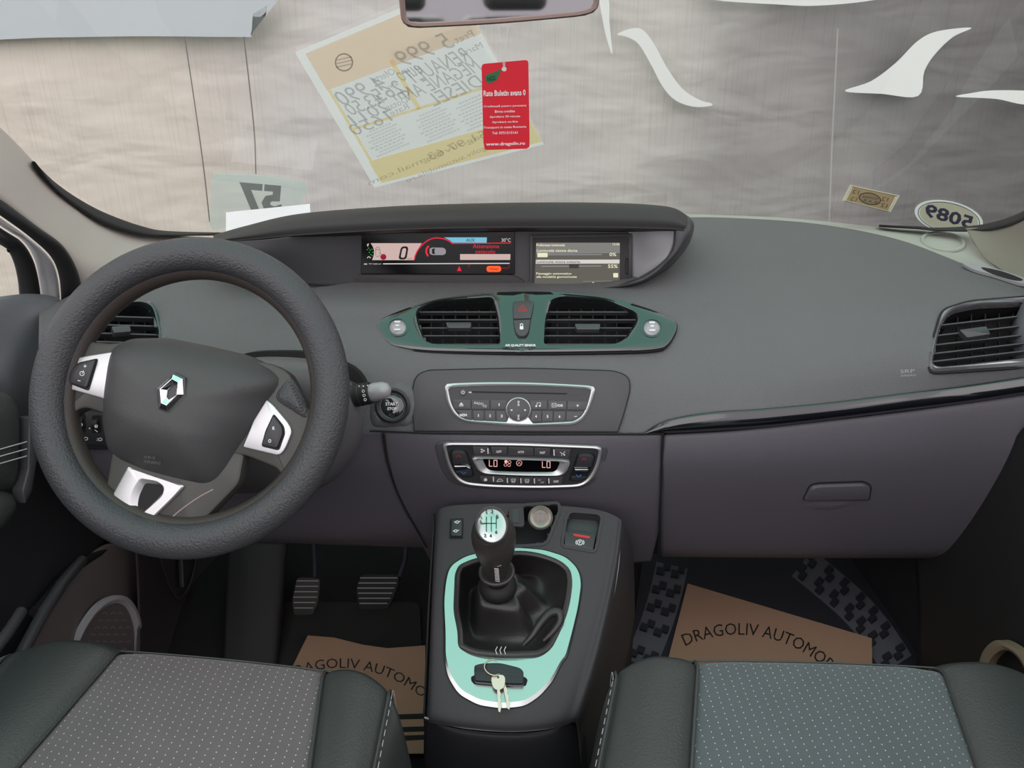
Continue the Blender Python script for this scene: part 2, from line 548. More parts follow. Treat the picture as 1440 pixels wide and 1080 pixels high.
for poly in (
    cr([(868, 48), (888, 40), (904, 42), (920, 62), (938, 95), (960, 125), (985, 141), (1000, 145), (999, 149), (975, 150), (950, 141), (932, 122), (915, 90), (898, 62), (882, 52)], 5),
    cr([(1188, 128), (1225, 114), (1260, 88), (1290, 58), (1318, 44), (1366, 39), (1340, 52), (1315, 76), (1300, 100), (1291, 135), (1240, 132)], 5),
    cr([(1345, 136), (1365, 131), (1400, 127), (1460, 130), (1500, 150), (1440, 147), (1400, 139)], 5),
    cr([(1005, 0), (1090, 6), (1150, 8), (1230, 0), (1260, -12), (1120, -16), (980, -12)], 5),
    cr([(842, -8), (856, 0), (857, 30), (861, 76), (852, 50), (846, 20)], 5)):
    b = NB(); flat(b, poly, W, 0)
    obj('white_print', b, M_bwhite, T_ban, smooth=0)
b = NB(); prism(b, cr([(-140, -10), (360, -14), (356, 20), (353, 49), (340, 52), (200, 51), (60, 53), (-140, 55)], 3), W, 0, .004)
obj('tape_patch', b, mat('pale blue grey tape', sr(198, 205, 208), .4, grain=1, gs=14), T_ban, smooth=0)
M_seam = mat('seam line', sr(120, 116, 108), .7)
for pts in ([(260, 52), (276, 160), (287, 240), (295, 312)], [(343, 52), (352, 130), (358, 190), (360, 245)]):
    b = NB(); line(b, cr(pts, 6, False), 1.8, W, .001); obj('seam', b, M_seam, T_ban, smooth=0)
b = NB(); line(b, [(1178, 40), (1170, 200), (1166, 312)], 2.2, W, .001); obj('seam', b, mat('light seam', sr(170, 168, 160), .6), T_ban, smooth=0)

# ================================================================== windscreen
WS = PL((0, 1.80, .775), (0, -.723, -1))     # rises from the cowl towards the driver
WSN = PL((0, 1.80, .775), V((0, .586, .81)) * -1)
m = bpy.data.materials.new('windscreen glass'); m.use_nodes = True
nt = m.node_tree; nt.nodes.remove(nt.nodes['Principled BSDF'])
tr = nt.nodes.new('ShaderNodeBsdfTransparent'); tr.inputs[0].default_value = (.97, .985, .975, 1)
gl = nt.nodes.new('ShaderNodeBsdfGlossy'); gl.inputs['Roughness'].default_value = .02
ms = nt.nodes.new('ShaderNodeMixShader'); ms.inputs[0].default_value = .09
nt.links.new(tr.outputs[0], ms.inputs[1]); nt.links.new(gl.outputs[0], ms.inputs[2])
nt.links.new(ms.outputs[0], nt.nodes['Material Output'].inputs[0])
M_glass = m
# glass outline: left edge, bottom edge and right edge as seen
gout = cr([(-260, -40), (-120, 60), (0, 182), (60, 240), (105, 272), (150, 299), (200, 318), (260, 328), (330, 330)], 5, False) \
    + [(700, 316), (1100, 314)] + cr([(1180, 318), (1300, 322), (1370, 319), (1410, 309), (1450, 288), (1560, 190), (1700, 20)], 5, False) + [(1640, -160), (720, -190), (-160, -160)]
b = NB(); flat(b, gout, WSN, 0)
obj('window_1', b, M_glass, kind='structure', smooth=0)
# rubber seal and black ceramic edge round the glass
sl_u = [(47,226,1.29),(75,254,1.33),(110,279,1.39),(150,300,1.45),(200,318,1.52),(240,325,1.57),(330,327,1.66)]
sl_l = [(47,229,1.26),(75,264,1.30),(110,294,1.36),(150,317,1.41),(200,331,1.48),(240,332,1.53),(330,329.5,1.62)]
def strip3(nm, A, B, m_):
    b = NB(); rows = []
    for t, dh in ((0, .02), (.06, 0), (.35, -.006), (.7, -.006), (1, .006)):
        rows.append([P(a[0] + (c[0] - a[0]) * t, a[1] + (c[1] - a[1]) * t, Y=a[2] + (c[2] - a[2]) * t + dh) for a, c in zip(A, B)])
    grid(b, rows, 50, 16); toward_cam(b); return obj(nm, b, m_, kind='structure', normals=False, solid=.003)
strip3('trim_1', sl_u, sl_l, M_rubber)
strip3('trim_2', [(1236,316.5,1.68),(1290,318,1.62),(1314,320,1.58),(1360,318,1.50),(1397,312,1.42),(1440,296,1.34),(1500,255,1.24),(1600,150,1.08)],
       [(1236,318,1.66),(1290,322,1.59),(1314,324.5,1.54),(1360,326,1.46),(1397,323,1.38),(1440,309,1.30),(1500,268,1.21),(1600,164,1.05)], M_rubber)

# ---- stickers on the glass, and sheets that imitate reflections in it
def translucent(name, col, a, rough=.6):
    m = bpy.data.materials.new(name); m.use_nodes = True; nt = m.node_tree; nt.nodes.remove(nt.nodes['Principled BSDF'])
    t = nt.nodes.new('ShaderNodeBsdfTransparent'); d = nt.nodes.new('ShaderNodeBsdfDiffuse'); l = nt.nodes.new('ShaderNodeBsdfTranslucent')
    d.inputs[0].default_value = (*col, 1); l.inputs[0].default_value = (*col, 1)
    a1 = nt.nodes.new('ShaderNodeMixShader'); a1.inputs[0].default_value = .72; nt.links.new(d.outputs[0], a1.inputs[1]); nt.links.new(l.outputs[0], a1.inputs[2])
    a2 = nt.nodes.new('ShaderNodeMixShader'); a2.inputs[0].default_value = a; nt.links.new(t.outputs[0], a2.inputs[1]); nt.links.new(a1.outputs[0], a2.inputs[2])
    nt.links.new(a2.outputs[0], nt.nodes['Material Output'].inputs[0]); return m
M_film = translucent('reflected paper', sr(252, 252, 252), .8)
M_filmy = translucent('reflected yellow print', sr(250, 222, 120), .6)
M_filmo = translucent('reflected orange print', sr(250, 205, 150), .5)
M_filmc = translucent('reflected pale field', sr(254, 254, 254), .8)
M_handw = translucent('reflected handwriting', sr(130, 132, 145), .42)
M_small = translucent('reflected small print', sr(140, 135, 140), .42)
# sheet corners in the photo, and a mapping from sheet coordinates (0..1) to directions
CA, CB, CC, CD = V((415, 70)), V((527, 261)), V((765, 200)), V((640, -25))
def sheetuv(s, t):   # s along the length, t down
    a = CA.lerp(CD, s); c = CB.lerp(CC, s)
    q = a.lerp(c, t); return (q.x, q.y)
T_sh = thing('price_sheet_reflection', WSN.hit(590, 120, .004), 'windscreen reflection of a yellow and white price sheet with mirrored handwriting, built as a translucent sheet', 'reflected sheet')  # stand-in for the glass reflecting a sheet that lies on the dash
def quad(s0, t0, s1, t1): return [sheetuv(s0, t0), sheetuv(s1, t0), sheetuv(s1, t1), sheetuv(s0, t1)]
b = NB(); flat(b, quad(0, 0, 1, 1), WSN, .0045); obj('paper', b, M_film, T_sh, smooth=0)
b = NB(); flat(b, quad(.05, .03, 1, .30), WSN, .0055); obj('header_band', b, M_filmo, T_sh, smooth=0)
b = NB(); flat(b, quad(.05, .82, 1, .98), WSN, .0055); obj('footer_band', b, M_filmy, T_sh, smooth=0)
b = NB()
flat(b, quad(.45, .26, .475, .60), WSN, .0055); flat(b, quad(.055, .30, .07, .82), WSN, .0055); flat(b, quad(.07, .585, .97, .60), WSN, .0055)
obj('divider', b, M_filmy, T_sh, smooth=0)
b = NB(); flat(b, quad(.07, .30, .45, .585), WSN, .0052); flat(b, quad(.475, .22, .97, .585), WSN, .0052); flat(b, quad(.07, .60, .97, .815), WSN, .0052)
obj('field', b, M_filmc, T_sh, smooth=0)
ex = (CD - CA).normalized(); ey = (CB - CA).normalized(); AX = ((ex.x, ex.y), (ey.x, ey.y))
b = NB()
def shtx(s, st, t, w_, h_, **k):
    q = sheetuv(st, t); text(b, s, WSN, q[0], q[1], w_, h_, off=.0065, mirror=True, ax=AX, **k)
for s, st, t, w_, h_ in (('5 999', .66, .27, 78, 26), ('euro', .52, .37, 34, 16), ('RENAULT', .68, .385, 92, 22), ('MEGANE AN', .66, .47, 112, 20), ('DIESEL', .70, .555, 78, 20),
                         ('4 990', .22, .37, 70, 24), ('265', .36, .43, 40, 22), ('43.50', .20, .455, 52, 20), ('2011', .20, .52, 56, 18), ('1650', .17, .585, 58, 18), ('km', .42, .47, 26, 14)):
    shtx(s, st, t, w_, h_, shear=-.25)
obj('handwriting', b, M_handw, T_sh, smooth=0)
b = NB()
for s, st, t, w_, h_ in (('Pret', .90, .28, 28, 11), ('Marca', .90, .36, 34, 9), ('Oferta', .38, .33, 34, 10), ('km', .40, .405, 14, 7), ('Dotari', .36, .52, 34, 9), ('Rate', .36, .56, 28, 9),
                         ('07 51 97 63', .62, .86, 120, 11), ('dragoliv@gmail.com', .38, .90, 190, 10), ('www.dragoliv.automobile.ro', .56, .95, 180, 9)):
    shtx(s, st, t, w_, h_)
for c0 in (.12, .42, .66):
    for r_ in range(9):
        shtx('xxxxxxxxxxxxx'[:7 + (r_ * 5) % 6], c0 + .09, .63 + r_ * .02, 34 + (r_ * 13) % 22, 2.4)
obj('small_print', b, M_small, T_sh, smooth=0)
b = NB(); q = sheetuv(.22, .17); ring(b, ell(q[0], q[1], 13), ell(q[0], q[1], 11), WSN, [(0, .0062), (1, .0062), (1, .0064), (0, .0064)], 32)
for d in (-5, 0, 5): line(b, [(q[0] - 11, q[1] + d + 2), (q[0] + 11, q[1] + d - 3)], 2, WSN, .0063)
obj('logo', b, M_small, T_sh, smooth=0)

T_n = thing('number_sheet_reflection', WSN.hit(360, 285, .003), 'reflection of large mirrored numerals low on the windscreen, built as a pale translucent sheet', 'reflected sheet')  # also a reflection of something on the dash, imitated by a translucent sheet
b = NB(); flat(b, [(300, 242), (362, 243), (432, 254), (431, 266), (420, 300), (300, 322), (295, 314), (297, 262)], WSN, .003); obj('paper', b, translucent('reflected pale green sheet', sr(214, 228, 224), .55), T_n, smooth=0)
b = NB(); flat(b, [(300, 242), (362, 243), (432, 254), (431, 266), (360, 254), (299, 252)], WSN, .004); obj('top_edge', b, translucent('reflected white edge', sr(240, 242, 240), .7), T_n, smooth=0)
b = NB(); text(b, '57', WSN, 366, 276, 62, 40, ang=5, off=.0045, mirror=True, bold=.05); obj('numeral', b, translucent('reflected grey numerals', sr(120, 118, 122), .8), T_n, smooth=0)

T_st = thing('inspection_sticker', WSN.hit(1225, 276, .003), 'small rectangular tan sticker with mirrored stamp low on the windscreen', 'sticker')
ax_ = V((1263 - 1194, 271 - 259)).normalized(); ay_ = V((1184 - 1194, 280 - 259)).normalized(); A2 = ((ax_.x, ax_.y), (ay_.x, ay_.y))
so_ = [(1195, 258), (1265, 273), (1252, 297), (1184, 280)]
b = NB(); flat(b, so_, WSN, .003); obj('paper', b, translucent('cream sticker', sr(225, 216, 196), .9), T_st, smooth=0)
b = NB(); flat(b, shrink(so_, .86), WSN, .0035); obj('panel', b, translucent('tan print', sr(196, 172, 138), .9), T_st, smooth=0)
b = NB(); flat(b, ell(1223, 277, 16, 8.5, ang=.2), WSN, .004); obj('seal', b, translucent('pale seal', sr(220, 212, 202), 1), T_st, smooth=0)
b = NB(); ring(b, ell(1223, 277, 16, 8.5, ang=.2), ell(1223, 277, 14.5, 7, ang=.2), WSN, [(0, .0042), (1, .0042), (1, .0045), (0, .0045)], 32)
for s, x, y in (('ROMANIA', 1223, 275), ('R.A.R.', 1222, 280)): text(b, s, WSN, x, y, 22, 4, off=.005, mirror=True, ax=A2)
for x, y in ((1203, 267), (1244, 277), (1200, 277), (1243, 286)): text(b, '12', WSN, x, y, 9, 6, off=.005, mirror=True, ax=A2)
line(b, shrink(so_, .92), .8, WSN, .0045, True)
obj('print', b, mat('sticker ink', sr(110, 92, 84), .7), T_st, smooth=0)

T_ov = thing('oval_sticker', WSN.hit(1334, 297, .003), 'oval cream sticker with mirrored dark number at the right end of the windscreen', 'sticker')
ov = ell(1334, 304, 49, 23, 48, .22)
b = NB(); flat(b, ov, WSN, .003); obj('paper', b, translucent('white sticker', sr(240, 240, 238), 1), T_ov, smooth=0)
b = NB(); flat(b, shrink(ov, .86), WSN, .0035); obj('panel', b, translucent('cream panel', sr(222, 216, 196), 1), T_ov, smooth=0)
b = NB(); text(b, '5089', WSN, 1334, 302, 70, 19, ang=16, off=.0042, mirror=True, bold=.03)
line(b, shrink(ov, .9), 1.1, WSN, .0042, True)
obj('number', b, mat('navy ink', sr(84, 84, 118), .6), T_ov, smooth=0)

# ---- mirror with the hanging card
MP = PL((0, .95, 1.17), (0.10, -1, -.10))
mo = rr([(556, -60), (846, -60), (842, 12), (828, 22), (700, 34), (575, 40), (564, 30)], [10, 10, 14, 20, 60, 12, 10])
T_mr = thing('rear_view_mirror', MP.hit(700, 0, .0), 'rear view mirror in a worn pinkish brown housing under the windscreen top', 'mirror')
b = NB(); ring(b, mo, inset(mo, 8), MP, [(0, -.012), (0, .002), (.3, .006), (.8, .005), (1, .001), (1, -.012)], 120); obj('housing_rim', b, mat('mirror housing', sr(132, 110, 102), .5), T_mr)
b = NB(); prism(b, inset(mo, 2), MP, -.03, -.004); obj('housing', b, M_hood, T_mr)
b = NB(); prism(b, inset(mo, 6), MP, -.003, .0008); obj('mirror_glass', b, mat('mirror silver', (.9, .9, .9), .03, metal=1), T_mr, smooth=0)
b = NB(); tube(b, [MP.hit(705, -30, -.03), MP.hit(705, -70, -.06), MP.hit(705, -110, -.12)], .011, 10); obj('stalk', b, M_hood, T_mr)
TP = PL((0, .95, 1.05), (0.03, -1, -.12))
T_tg = thing('hanging_card', TP.hit(710, 150), 'red card with white printing hanging on a string below the mirror', 'tag')
to = rr([(677, 90), (743, 84), (745, 209), (680, 211)], 5)
hole = ell(709, 97, 3.4)
b = NB(); ring(b, to, hole, TP, [(0, -.0004), (0, .0004), (1, .0004), (1, -.0004)], 160, c=(709, 97)); obj('card', b, M_red, T_tg, smooth=0)
b = NB()
for s, x, y, w_, h_, bo in (('Rate Buletin avans 0', 709.5, 130.5, 59, 8.2, .02), ('Creditează pentru persoane', 710, 149, 60, 3.9, .01), ('Birou credite', 710, 156.3, 28, 3.6, .01), ('Aprobare 30 minute', 710, 164, 43, 3.8, .01),
                            ('Aprobare on-line', 710, 171.5, 36, 3.8, .01), ('Transport in toata Romania', 710, 179, 60, 3.9, .01), ('Tel: 0751515161', 710, 186.5, 36, 3.6, .01), ('www.dragoliv.ro', 711, 202.5, 55, 6, .02)):
    text(b, s, TP, x, y, w_, h_, ang=-1.5, off=.001, bold=bo)
obj('lettering', b, M_white, T_tg, smooth=0)
b = NB(); flat(b, [(705, 97), (699, 112), (692, 116), (686, 117), (683, 113), (682, 106), (690, 103)], TP, .0008); obj('leaf_print', b, M_green, T_tg, smooth=0)
b = NB(); text(b, 'N22', TP, 691, 110, 11, 6, ang=-12, off=.0012); obj('leaf_lettering', b, M_ink, T_tg, smooth=0)
b = NB()
tube(b, [MP.hit(700, 36, .008), TP.hit(705, 70, .002), TP.hit(708.5, 96, .002)], .0005, 6); tube(b, [MP.hit(714, 34, .008), TP.hit(711, 70, .002), TP.hit(709.5, 96, .002)], .0005, 6)
obj('string', b, M_thread, T_tg)

# ================================================================== dashboard
def rowp(r): return [P(u, v, Y=y) for u, v, y in r]
us = [560, 660, 735, 820]
pad_rows = [rowp(r) for r in (
 [(55,440,1.13),(130,400,1.27),(230,365,1.42),(350,340,1.58),(460,325,1.68)] + [(u,318,1.72) for u in us] + [(900,312,1.72),(960,306,1.70),(1040,307,1.69),(1150,315,1.62),(1260,336,1.5),(1360,373,1.3),(1480,418,1.13)],
 [(55,447,1.10),(130,420,1.20),(230,400,1.28),(350,400,1.31),(460,401,1.315)] + [(u,402,1.315) for u in us] + [(900,390,1.33),(960,370,1.38),(1040,360,1.40),(1150,365,1.38),(1260,375,1.33),(1360,398,1.22),(1480,430,1.10)],
 [(55,470,1.07),(130,450,1.14),(230,445,1.20),(350,450,1.215),(460,450,1.22)] + [(u,450,1.22) for u in us] + [(900,450,1.22),(960,440,1.235),(1040,435,1.24),(1150,432,1.225),(1260,430,1.2),(1360,440,1.15),(1480,455,1.08)],
 [(55,505,1.05),(130,495,1.10),(230,490,1.15),(350,500,1.16),(460,505,1.16)] + [(u,505,1.16) for u in us] + [(900,505,1.16),(960,500,1.165),(1040,495,1.165),(1150,490,1.155),(1260,485,1.135),(1360,485,1.11),(1480,480,1.06)],
 [(55,550,1.04),(130,545,1.08),(230,545,1.10),(350,550,1.11),(460,555,1.12)] + [(u,555,1.125) for u in us] + [(900,555,1.125),(960,546,1.125),(1040,541,1.125),(1150,530,1.12),(1260,518,1.11),(1360,512,1.09),(1480,500,1.05)],
 [(55,600,1.04),(130,600,1.07),(230,604,1.08),(350,606,1.09),(460,607,1.10)] + [(u,608,1.10) for u in us] + [(900,609,1.10),(960,590,1.10),(1040,580,1.10),(1150,570,1.10),(1260,556,1.095),(1360,543,1.085),(1480,525,1.05)])]
PAD = bvh(pad_rows, 90, 60)
T_d = thing('dashboard', (0, 1.3, .5), 'grey and black plastic dashboard across the whole cabin width', 'dashboard')
# openings of the vents
ventL = rr([(585, 438), (610, 426), (692, 420), (700, 450), (702, 486), (600, 485), (592, 462)], [8, 10, 6, 10, 5, 14, 10])
ventR = rr([(776, 424), (790, 419), (850, 423), (893, 441), (895, 452), (872, 486), (766, 487), (768, 452)], [6, 8, 12, 8, 8, 16, 6, 10])
sideR = rr([(1337, 436), (1375, 428), (1470, 424), (1470, 495), (1440, 503), (1322, 516), (1311, 512), (1322, 460)], [12, 12, 6, 6, 12, 6, 6, 12])
sideL = rr([(128, 470), (160, 435), (195, 427), (212, 433), (222, 470), (218, 490), (125, 492)], 8)
cuts = [shrink(ventL, 1.03), shrink(ventR, 1.03), shrink(sideR, 1.03), shrink(sideL, 1.02)]
sheet('upper_pad', pad_rows, M_pad, T_d, 240, 110, cut=cuts, solid=.004)

# hood over the displays
sil = [(300,331),(345,318),(420,301),(540,291),(640,287),(735,285),(830,285),(900,287),(945,292),(966,303)]
und = [(300,343),(345,339),(420,332),(540,325),(640,322),(735,321),(830,321),(900,322),(938,323),(962,325)]
T_h = thing('display_hood', P(640, 300, Y=1.3), 'dark hooded recess on top of the dashboard around both displays', 'dashboard hood')
rows = [[P(u, v + 10, Y=1.55) for u, v in sil], [P(u, v + 2, Y=1.42) for u, v in sil], [P(u, v, Y=1.345) for u, v in sil], [P(u, v + 7, Y=1.300) for u, v in sil],
        [P(a[0], (v + 7 + w_ - 3) / 2, Y=1.282) for (a, (u, v), (_, w_)) in zip(sil, sil, und)], [P(u, v - 3, Y=1.282) for u, v in und], [P(u, v, Y=1.286) for u, v in und],
        [P(u, v + 3, Y=1.32) for u, v in und], [P(u, v + 5, Y=1.36) for u, v in und]]
sheet('hood_lip', rows, M_hood, T_h, 90, 48, solid=.003)
ou = [(966,303,1.33),(973,312,1.30),(972,325,1.285),(965,343,1.28),(951,362,1.28),(930,381,1.285),(900,399,1.28),(860,406.5,1.30),(800,408.5,1.315)]
inn = [(946,318,1.31),(948,320,1.292),(948,330,1.286),(946,348,1.282),(938,362,1.282),(920,378,1.288),(892,394,1.282),(856,403.5,1.30),(800,406,1.318)]
rows = [[P(u + 3, v + 2, Y=y + .07) for u, v, y in ou], [P(u, v, Y=y + .012) for u, v, y in ou], [P((a[0]*.7+c[0]*.3), (a[1]*.7+c[1]*.3), Y=a[2] - .002) for a, c in zip(ou, inn)],
        [P((a[0]*.2+c[0]*.8), (a[1]*.2+c[1]*.8), Y=c[2] - .003) for a, c in zip(ou, inn)], [P(u, v, Y=y + .004) for u, v, y in inn], [P(u - 1, v - 1, Y=y + .03) for u, v, y in inn]]
sheet('hood_corner', rows, M_inner, T_h, 50, 20, solid=.002)
sheet('right_cheek', [rowp(r) for r in ([(884,318,1.352),(893,318,1.345),(915,318,1.325),(949,318,1.30)], [(884,345,1.347),(893,345,1.342),(915,344,1.32),(947,343,1.298)],
      [(884,372,1.342),(893,372,1.338),(913,371,1.32),(935,366,1.30)], [(884,403,1.337),(893,400,1.334),(906,392,1.315),(922,378,1.30)])], M_silverwall, T_h, 20, 14, solid=.002)
sheet('left_cheek', [rowp(r) for r in ([(512,322,1.352),(500,322,1.345),(440,328,1.31),(380,336,1.26),(320,340,1.22)], [(512,360,1.345),(500,360,1.338),(442,360,1.305),(385,360,1.26),(335,358,1.22)],
      [(512,404,1.337),(500,404,1.33),(450,402,1.305),(390,398,1.27),(345,392,1.24)])], M_inner, T_h, 20, 14, solid=.002)
BK = PL.of(P(505, 330, Y=1.352), P(885, 330, Y=1.352), P(700, 400, Y=1.337))
b = NB(); prism(b, [(503, 318), (887, 318), (887, 405), (503, 405)], BK, -.01, 0); obj('back_panel', b, M_inner, T_h, smooth=0)
b = NB(); prism(b, rr([(497, 386), (720, 386), (735, 392), (742, 403), (742, 408), (497, 408)], [2, 8, 8, 2, 2, 2]), BK, 0, .008, .002, 1.5); obj('ledge', b, M_hood, T_h)

# instrument display
T_i = thing('instrument_display', BK.hit(615, 357, .002), 'wide black instrument display with red and pale readouts on the left under the hood', 'display')
S = BK.up(.001)
b = NB(); prism(b, rr([(508, 328), (724, 325), (724, 386), (508, 385)], 2), S, 0, .003, .001, 1); obj('screen', b, M_lcd, T_i, smooth=0)
S = BK.up(.0046)
def zi(x, y): return (500 + x / 6, 310 + y / 6)
def pz(l): return [zi(*p) for p in l]
arcp = [(495, 335), (510, 280), (545, 225), (600, 175), (650, 152), (700, 148), (760, 160), (800, 182), (822, 197)]
b = NB(); flat(b, pz([(130, 192), (560, 192), (520, 250), (497, 300), (490, 335), (140, 335), (155, 290), (156, 240), (145, 210)]), S, 0); obj('speed_field', b, E_pink, T_i, smooth=0)
b = NB(); flat(b, pz([(882, 284), (1307, 284), (1305, 333), (882, 333)]), S, 0); obj('message_field', b, E_pink, T_i, smooth=0)
b = NB(); flat(b, pz([(745, 143), (1108, 143), (1106, 188), (820, 188), (790, 165)]), S, 0); obj('audio_field', b, E_blue, T_i, smooth=0)
b = NB(); line(b, cr(pz(arcp), 4, False), 1.5, S, .0004); line(b, pz([(822, 195), (1312, 190)]), 1.1, S, .0004)
line(b, cr(pz([(618, 215), (600, 240), (598, 270), (612, 302)]), 4, False), 2.6, S, .0004); obj('red_arc', b, E_red, T_i, smooth=0)
b = NB(); text(b, 'Attenzione', S, *zi(1100, 217), 37, 5.6, off=.0005); text(b, 'ostacolo', S, *zi(1095, 262), 28, 5.2, off=.0005); obj('warning_text', b, E_red, T_i, smooth=0)
b = NB(); text(b, 'AUX', S, *zi(970, 166), 12, 4.6, off=.0005, bold=.01); obj('audio_text', b, mat('teal ink', sr(30, 80, 95), .5), T_i, smooth=0)
b = NB(); text(b, '30°C', S, *zi(1270, 165), 13, 5.2, off=.0005); line(b, pz([(232, 366), (1300, 362)]), 1.3, S, .0005); line(b, pz([(72, 368), (98, 368)]), 1.3, S, .0005)
text(b, 'TFT DISPLAY', S, *zi(165, 367), 18, 1.8, off=.0005); obj('white_readout', b, E_white, T_i, smooth=0)
b = NB(); ring(b, rr(pz([(385, 218), (448, 218), (430, 330), (360, 330)]), 4.5), rr(pz([(397, 234), (430, 234), (415, 314), (380, 314)]), 3), S, [(0, .0003), (1, .0003), (1, .0006), (0, .0006)], 60)
text(b, 'km/h', S, *zi(458, 322), 7, 2, off=.0005); obj('speed_digit', b, M_ink, T_i, smooth=0)
b = NB(); prism(b, rr(pz([(625, 235), (650, 228), (740, 230), (762, 245), (762, 280), (740, 292), (650, 292), (625, 282)]), 2), S, .0002, .0006); obj('car_icon', b, E_grey, T_i, smooth=0)
b = NB(); flat(b, rr(pz([(645, 240), (672, 235), (665, 260), (672, 285), (645, 280)]), 1), S, .0009); obj('car_icon_glass', b, M_ink, T_i, smooth=0)
b = NB(); flat(b, ell(*zi(235, 308), 4.2), S, .0005); text(b, 'P', S, *zi(960, 385), 3, 4, off=.0005); line(b, pz([(1230, 402), (1290, 402), (1300, 375)]), 1, S, .0005); obj('dark_red_icon', b, E_darkred, T_i, smooth=0)
b = NB(); line(b, rr(pz([(170, 225), (205, 225), (205, 305), (170, 305)]), 3), .8, S, .0005, True); line(b, pz([(172, 245), (203, 245)]), 1, S, .0005); line(b, pz([(205, 270), (235, 300)]), .7, S, .0005); obj('door_icon', b, M_grey, T_i, smooth=0)
b = NB(); flat(b, rr(pz([(1105, 384), (1228, 384), (1228, 434), (1105, 434)]), 4), S, .0005); obj('orange_lamp', b, E_orange, T_i, smooth=0)
b = NB(); line(b, pz([(1130, 408), (1160, 408), (1185, 414), (1205, 406)]), 1.2, S, .0009); obj('lamp_symbol', b, E_darkred, T_i, smooth=0)
b = NB(); flat(b, pz([(875, 384), (895, 426), (856, 426)]), S, .0005); obj('red_triangle', b, E_red, T_i, smooth=0)
b = NB()
for i, (x, y) in enumerate(((95, 245), (108, 232), (120, 248), (112, 267), (125, 285), (135, 242), (142, 267), (138, 295))): line(b, pz([(x, y), (x + 8, y + 3)]), .9, S, .0005)
obj('green_ticks', b, E_green, T_i, smooth=0)
b = NB(); text(b, 'f', S, *zi(105, 207), 3, 4, off=.0005, bold=.05); line(b, cr(pz([(98, 318), (112, 305), (128, 318)]), 3, False), 1.2, S, .0005); line(b, cr(pz([(130, 192), (158, 250), (150, 335)]), 3, False), .6, S, .0005); obj('gauge_marks', b, E_pink, T_i, smooth=0)

# small dial sweep at the foot of the recess (a reflection-free printed arc)
# navigation display
T_n = thing('navigation_display', BK.hit(815, 365, .01), 'small navigation screen with a brightness menu at the right under the hood', 'display')
NP = BK.up(.004)
b = NB(); prism(b, rr([(745, 330), (889, 328), (889, 410), (745, 410)], 3), NP, -.003, .004, .001, 1); obj('bezel', b, M_inner, T_n)
N2 = BK.up(.0085)
b = NB(); prism(b, rr([(749, 335), (884, 333), (884, 410), (749, 410)], 2), N2, -.004, .0015, .0006, .8); obj('bezel_face', b, M_hood, T_n)
def zn(x, y): return (730 + x / 6.545, 310 + y / 6.545)
def pn(l): return [zn(*p) for p in l]
S = N2.up(.0022)
b = NB(); flat(b, pn([(158, 205), (928, 205), (925, 600), (140, 600)]), S, 0); obj('screen', b, E_navbg, T_n, smooth=0)
b = NB(); flat(b, pn([(158, 205), (928, 205), (927, 300), (155, 310)]), S, .0003); obj('screen_header', b, E_navtop, T_n, smooth=0)
b = NB(); flat(b, pn([(155, 362), (925, 360), (922, 396), (153, 398)]), S, .0005); obj('highlight_bar', b, E_white, T_n, smooth=0)
b = NB()
for s, x, y, w_, h_ in (('Preferenze luminosità', 290, 226, 262, 24), ('13:26', 892, 218, 62, 20), ('Luminosità visione diurna', 350, 277, 374, 24), ('0%', 862, 313, 62, 32), ('55%', 862, 421, 88, 34),
                        ('Passaggio automatico', 320, 491, 324, 26), ('alla modalità giorno/notte', 345, 521, 372, 26), ('Fatto', 716, 580, 84, 24)):
    text(b, s, S, *zn(x, y), w_ / 6.545, h_ / 6.545, off=.0008, bold=.015)
flat(b, rr(pn([(168, 298), (262, 298), (262, 338), (168, 338)]), 1), S, .0008); flat(b, rr(pn([(866, 484), (911, 484), (911, 524), (866, 524)]), 1), S, .0008)
flat(b, pn([(895, 573), (905, 580), (895, 587)]), S, .0008)
obj('menu_text', b, E_cream, T_n, smooth=0)
b = NB(); line(b, pn([(262, 316), (762, 314)]), 1.1, S, .0007); line(b, pn([(205, 422), (755, 419)]), 1.1, S, .0007); line(b, pn([(590, 560), (920, 556)]), .5, S, .0007); obj('slider_track', b, E_grey, T_n, smooth=0)
b = NB(); text(b, 'Luminosità visione notturna', S, *zn(362, 380), 61, 3.6, off=.0009, bold=.01); flat(b, rr(pn([(458, 404), (552, 404), (548, 440), (462, 440)]), 1), S, .0009); obj('dark_menu_text', b, mat('menu ink', sr(50, 48, 46), .5), T_n, smooth=0)
b = NB(); ring(b, rr(pn([(975, 345), (1005, 345), (1003, 500), (975, 500)]), 2), rr(pn([(982, 356), (998, 356), (996, 490), (982, 490)]), 1), N2, [(0, .0014), (.5, .0035), (1, .0014)], 40); obj('card_slot', b, M_inner, T_n)
# ================================================================== air vents
def vent_cavity(parent, poly, pl, depth):
    b = NB(); q = shrink(poly, 1.05)
    lo = [b.verts.new(pl.hit(x, y, -depth)) for x, y in shrink(poly, .95)]; hi = [b.verts.new(pl.hit(x, y, -.002)) for x, y in q]
    for i in range(len(q)): face(b, (hi[i], hi[(i + 1) % len(q)], lo[(i + 1) % len(q)], lo[i]))
    f = face(b, lo); bmesh.ops.triangulate(b, faces=[f])
    return obj('duct', b, M_black, parent, smooth=0)

def span(poly, y):
    """left and right crossing of an outline at height y(x) given as a line (y at x=0, slope)"""
    y0, k = y
    xs = []
    m = len(poly)
    for i in range(m):
        x1, y1 = poly[i]; x2, y2 = poly[(i + 1) % m]
        d1 = y1 - (y0 + k * x1); d2 = y2 - (y0 + k * x2)
        if (d1 > 0) != (d2 > 0):
            t = d1 / (d1 - d2); xs.append(x1 + (x2 - x1) * t)
    return (min(xs), max(xs)) if len(xs) > 1 else None

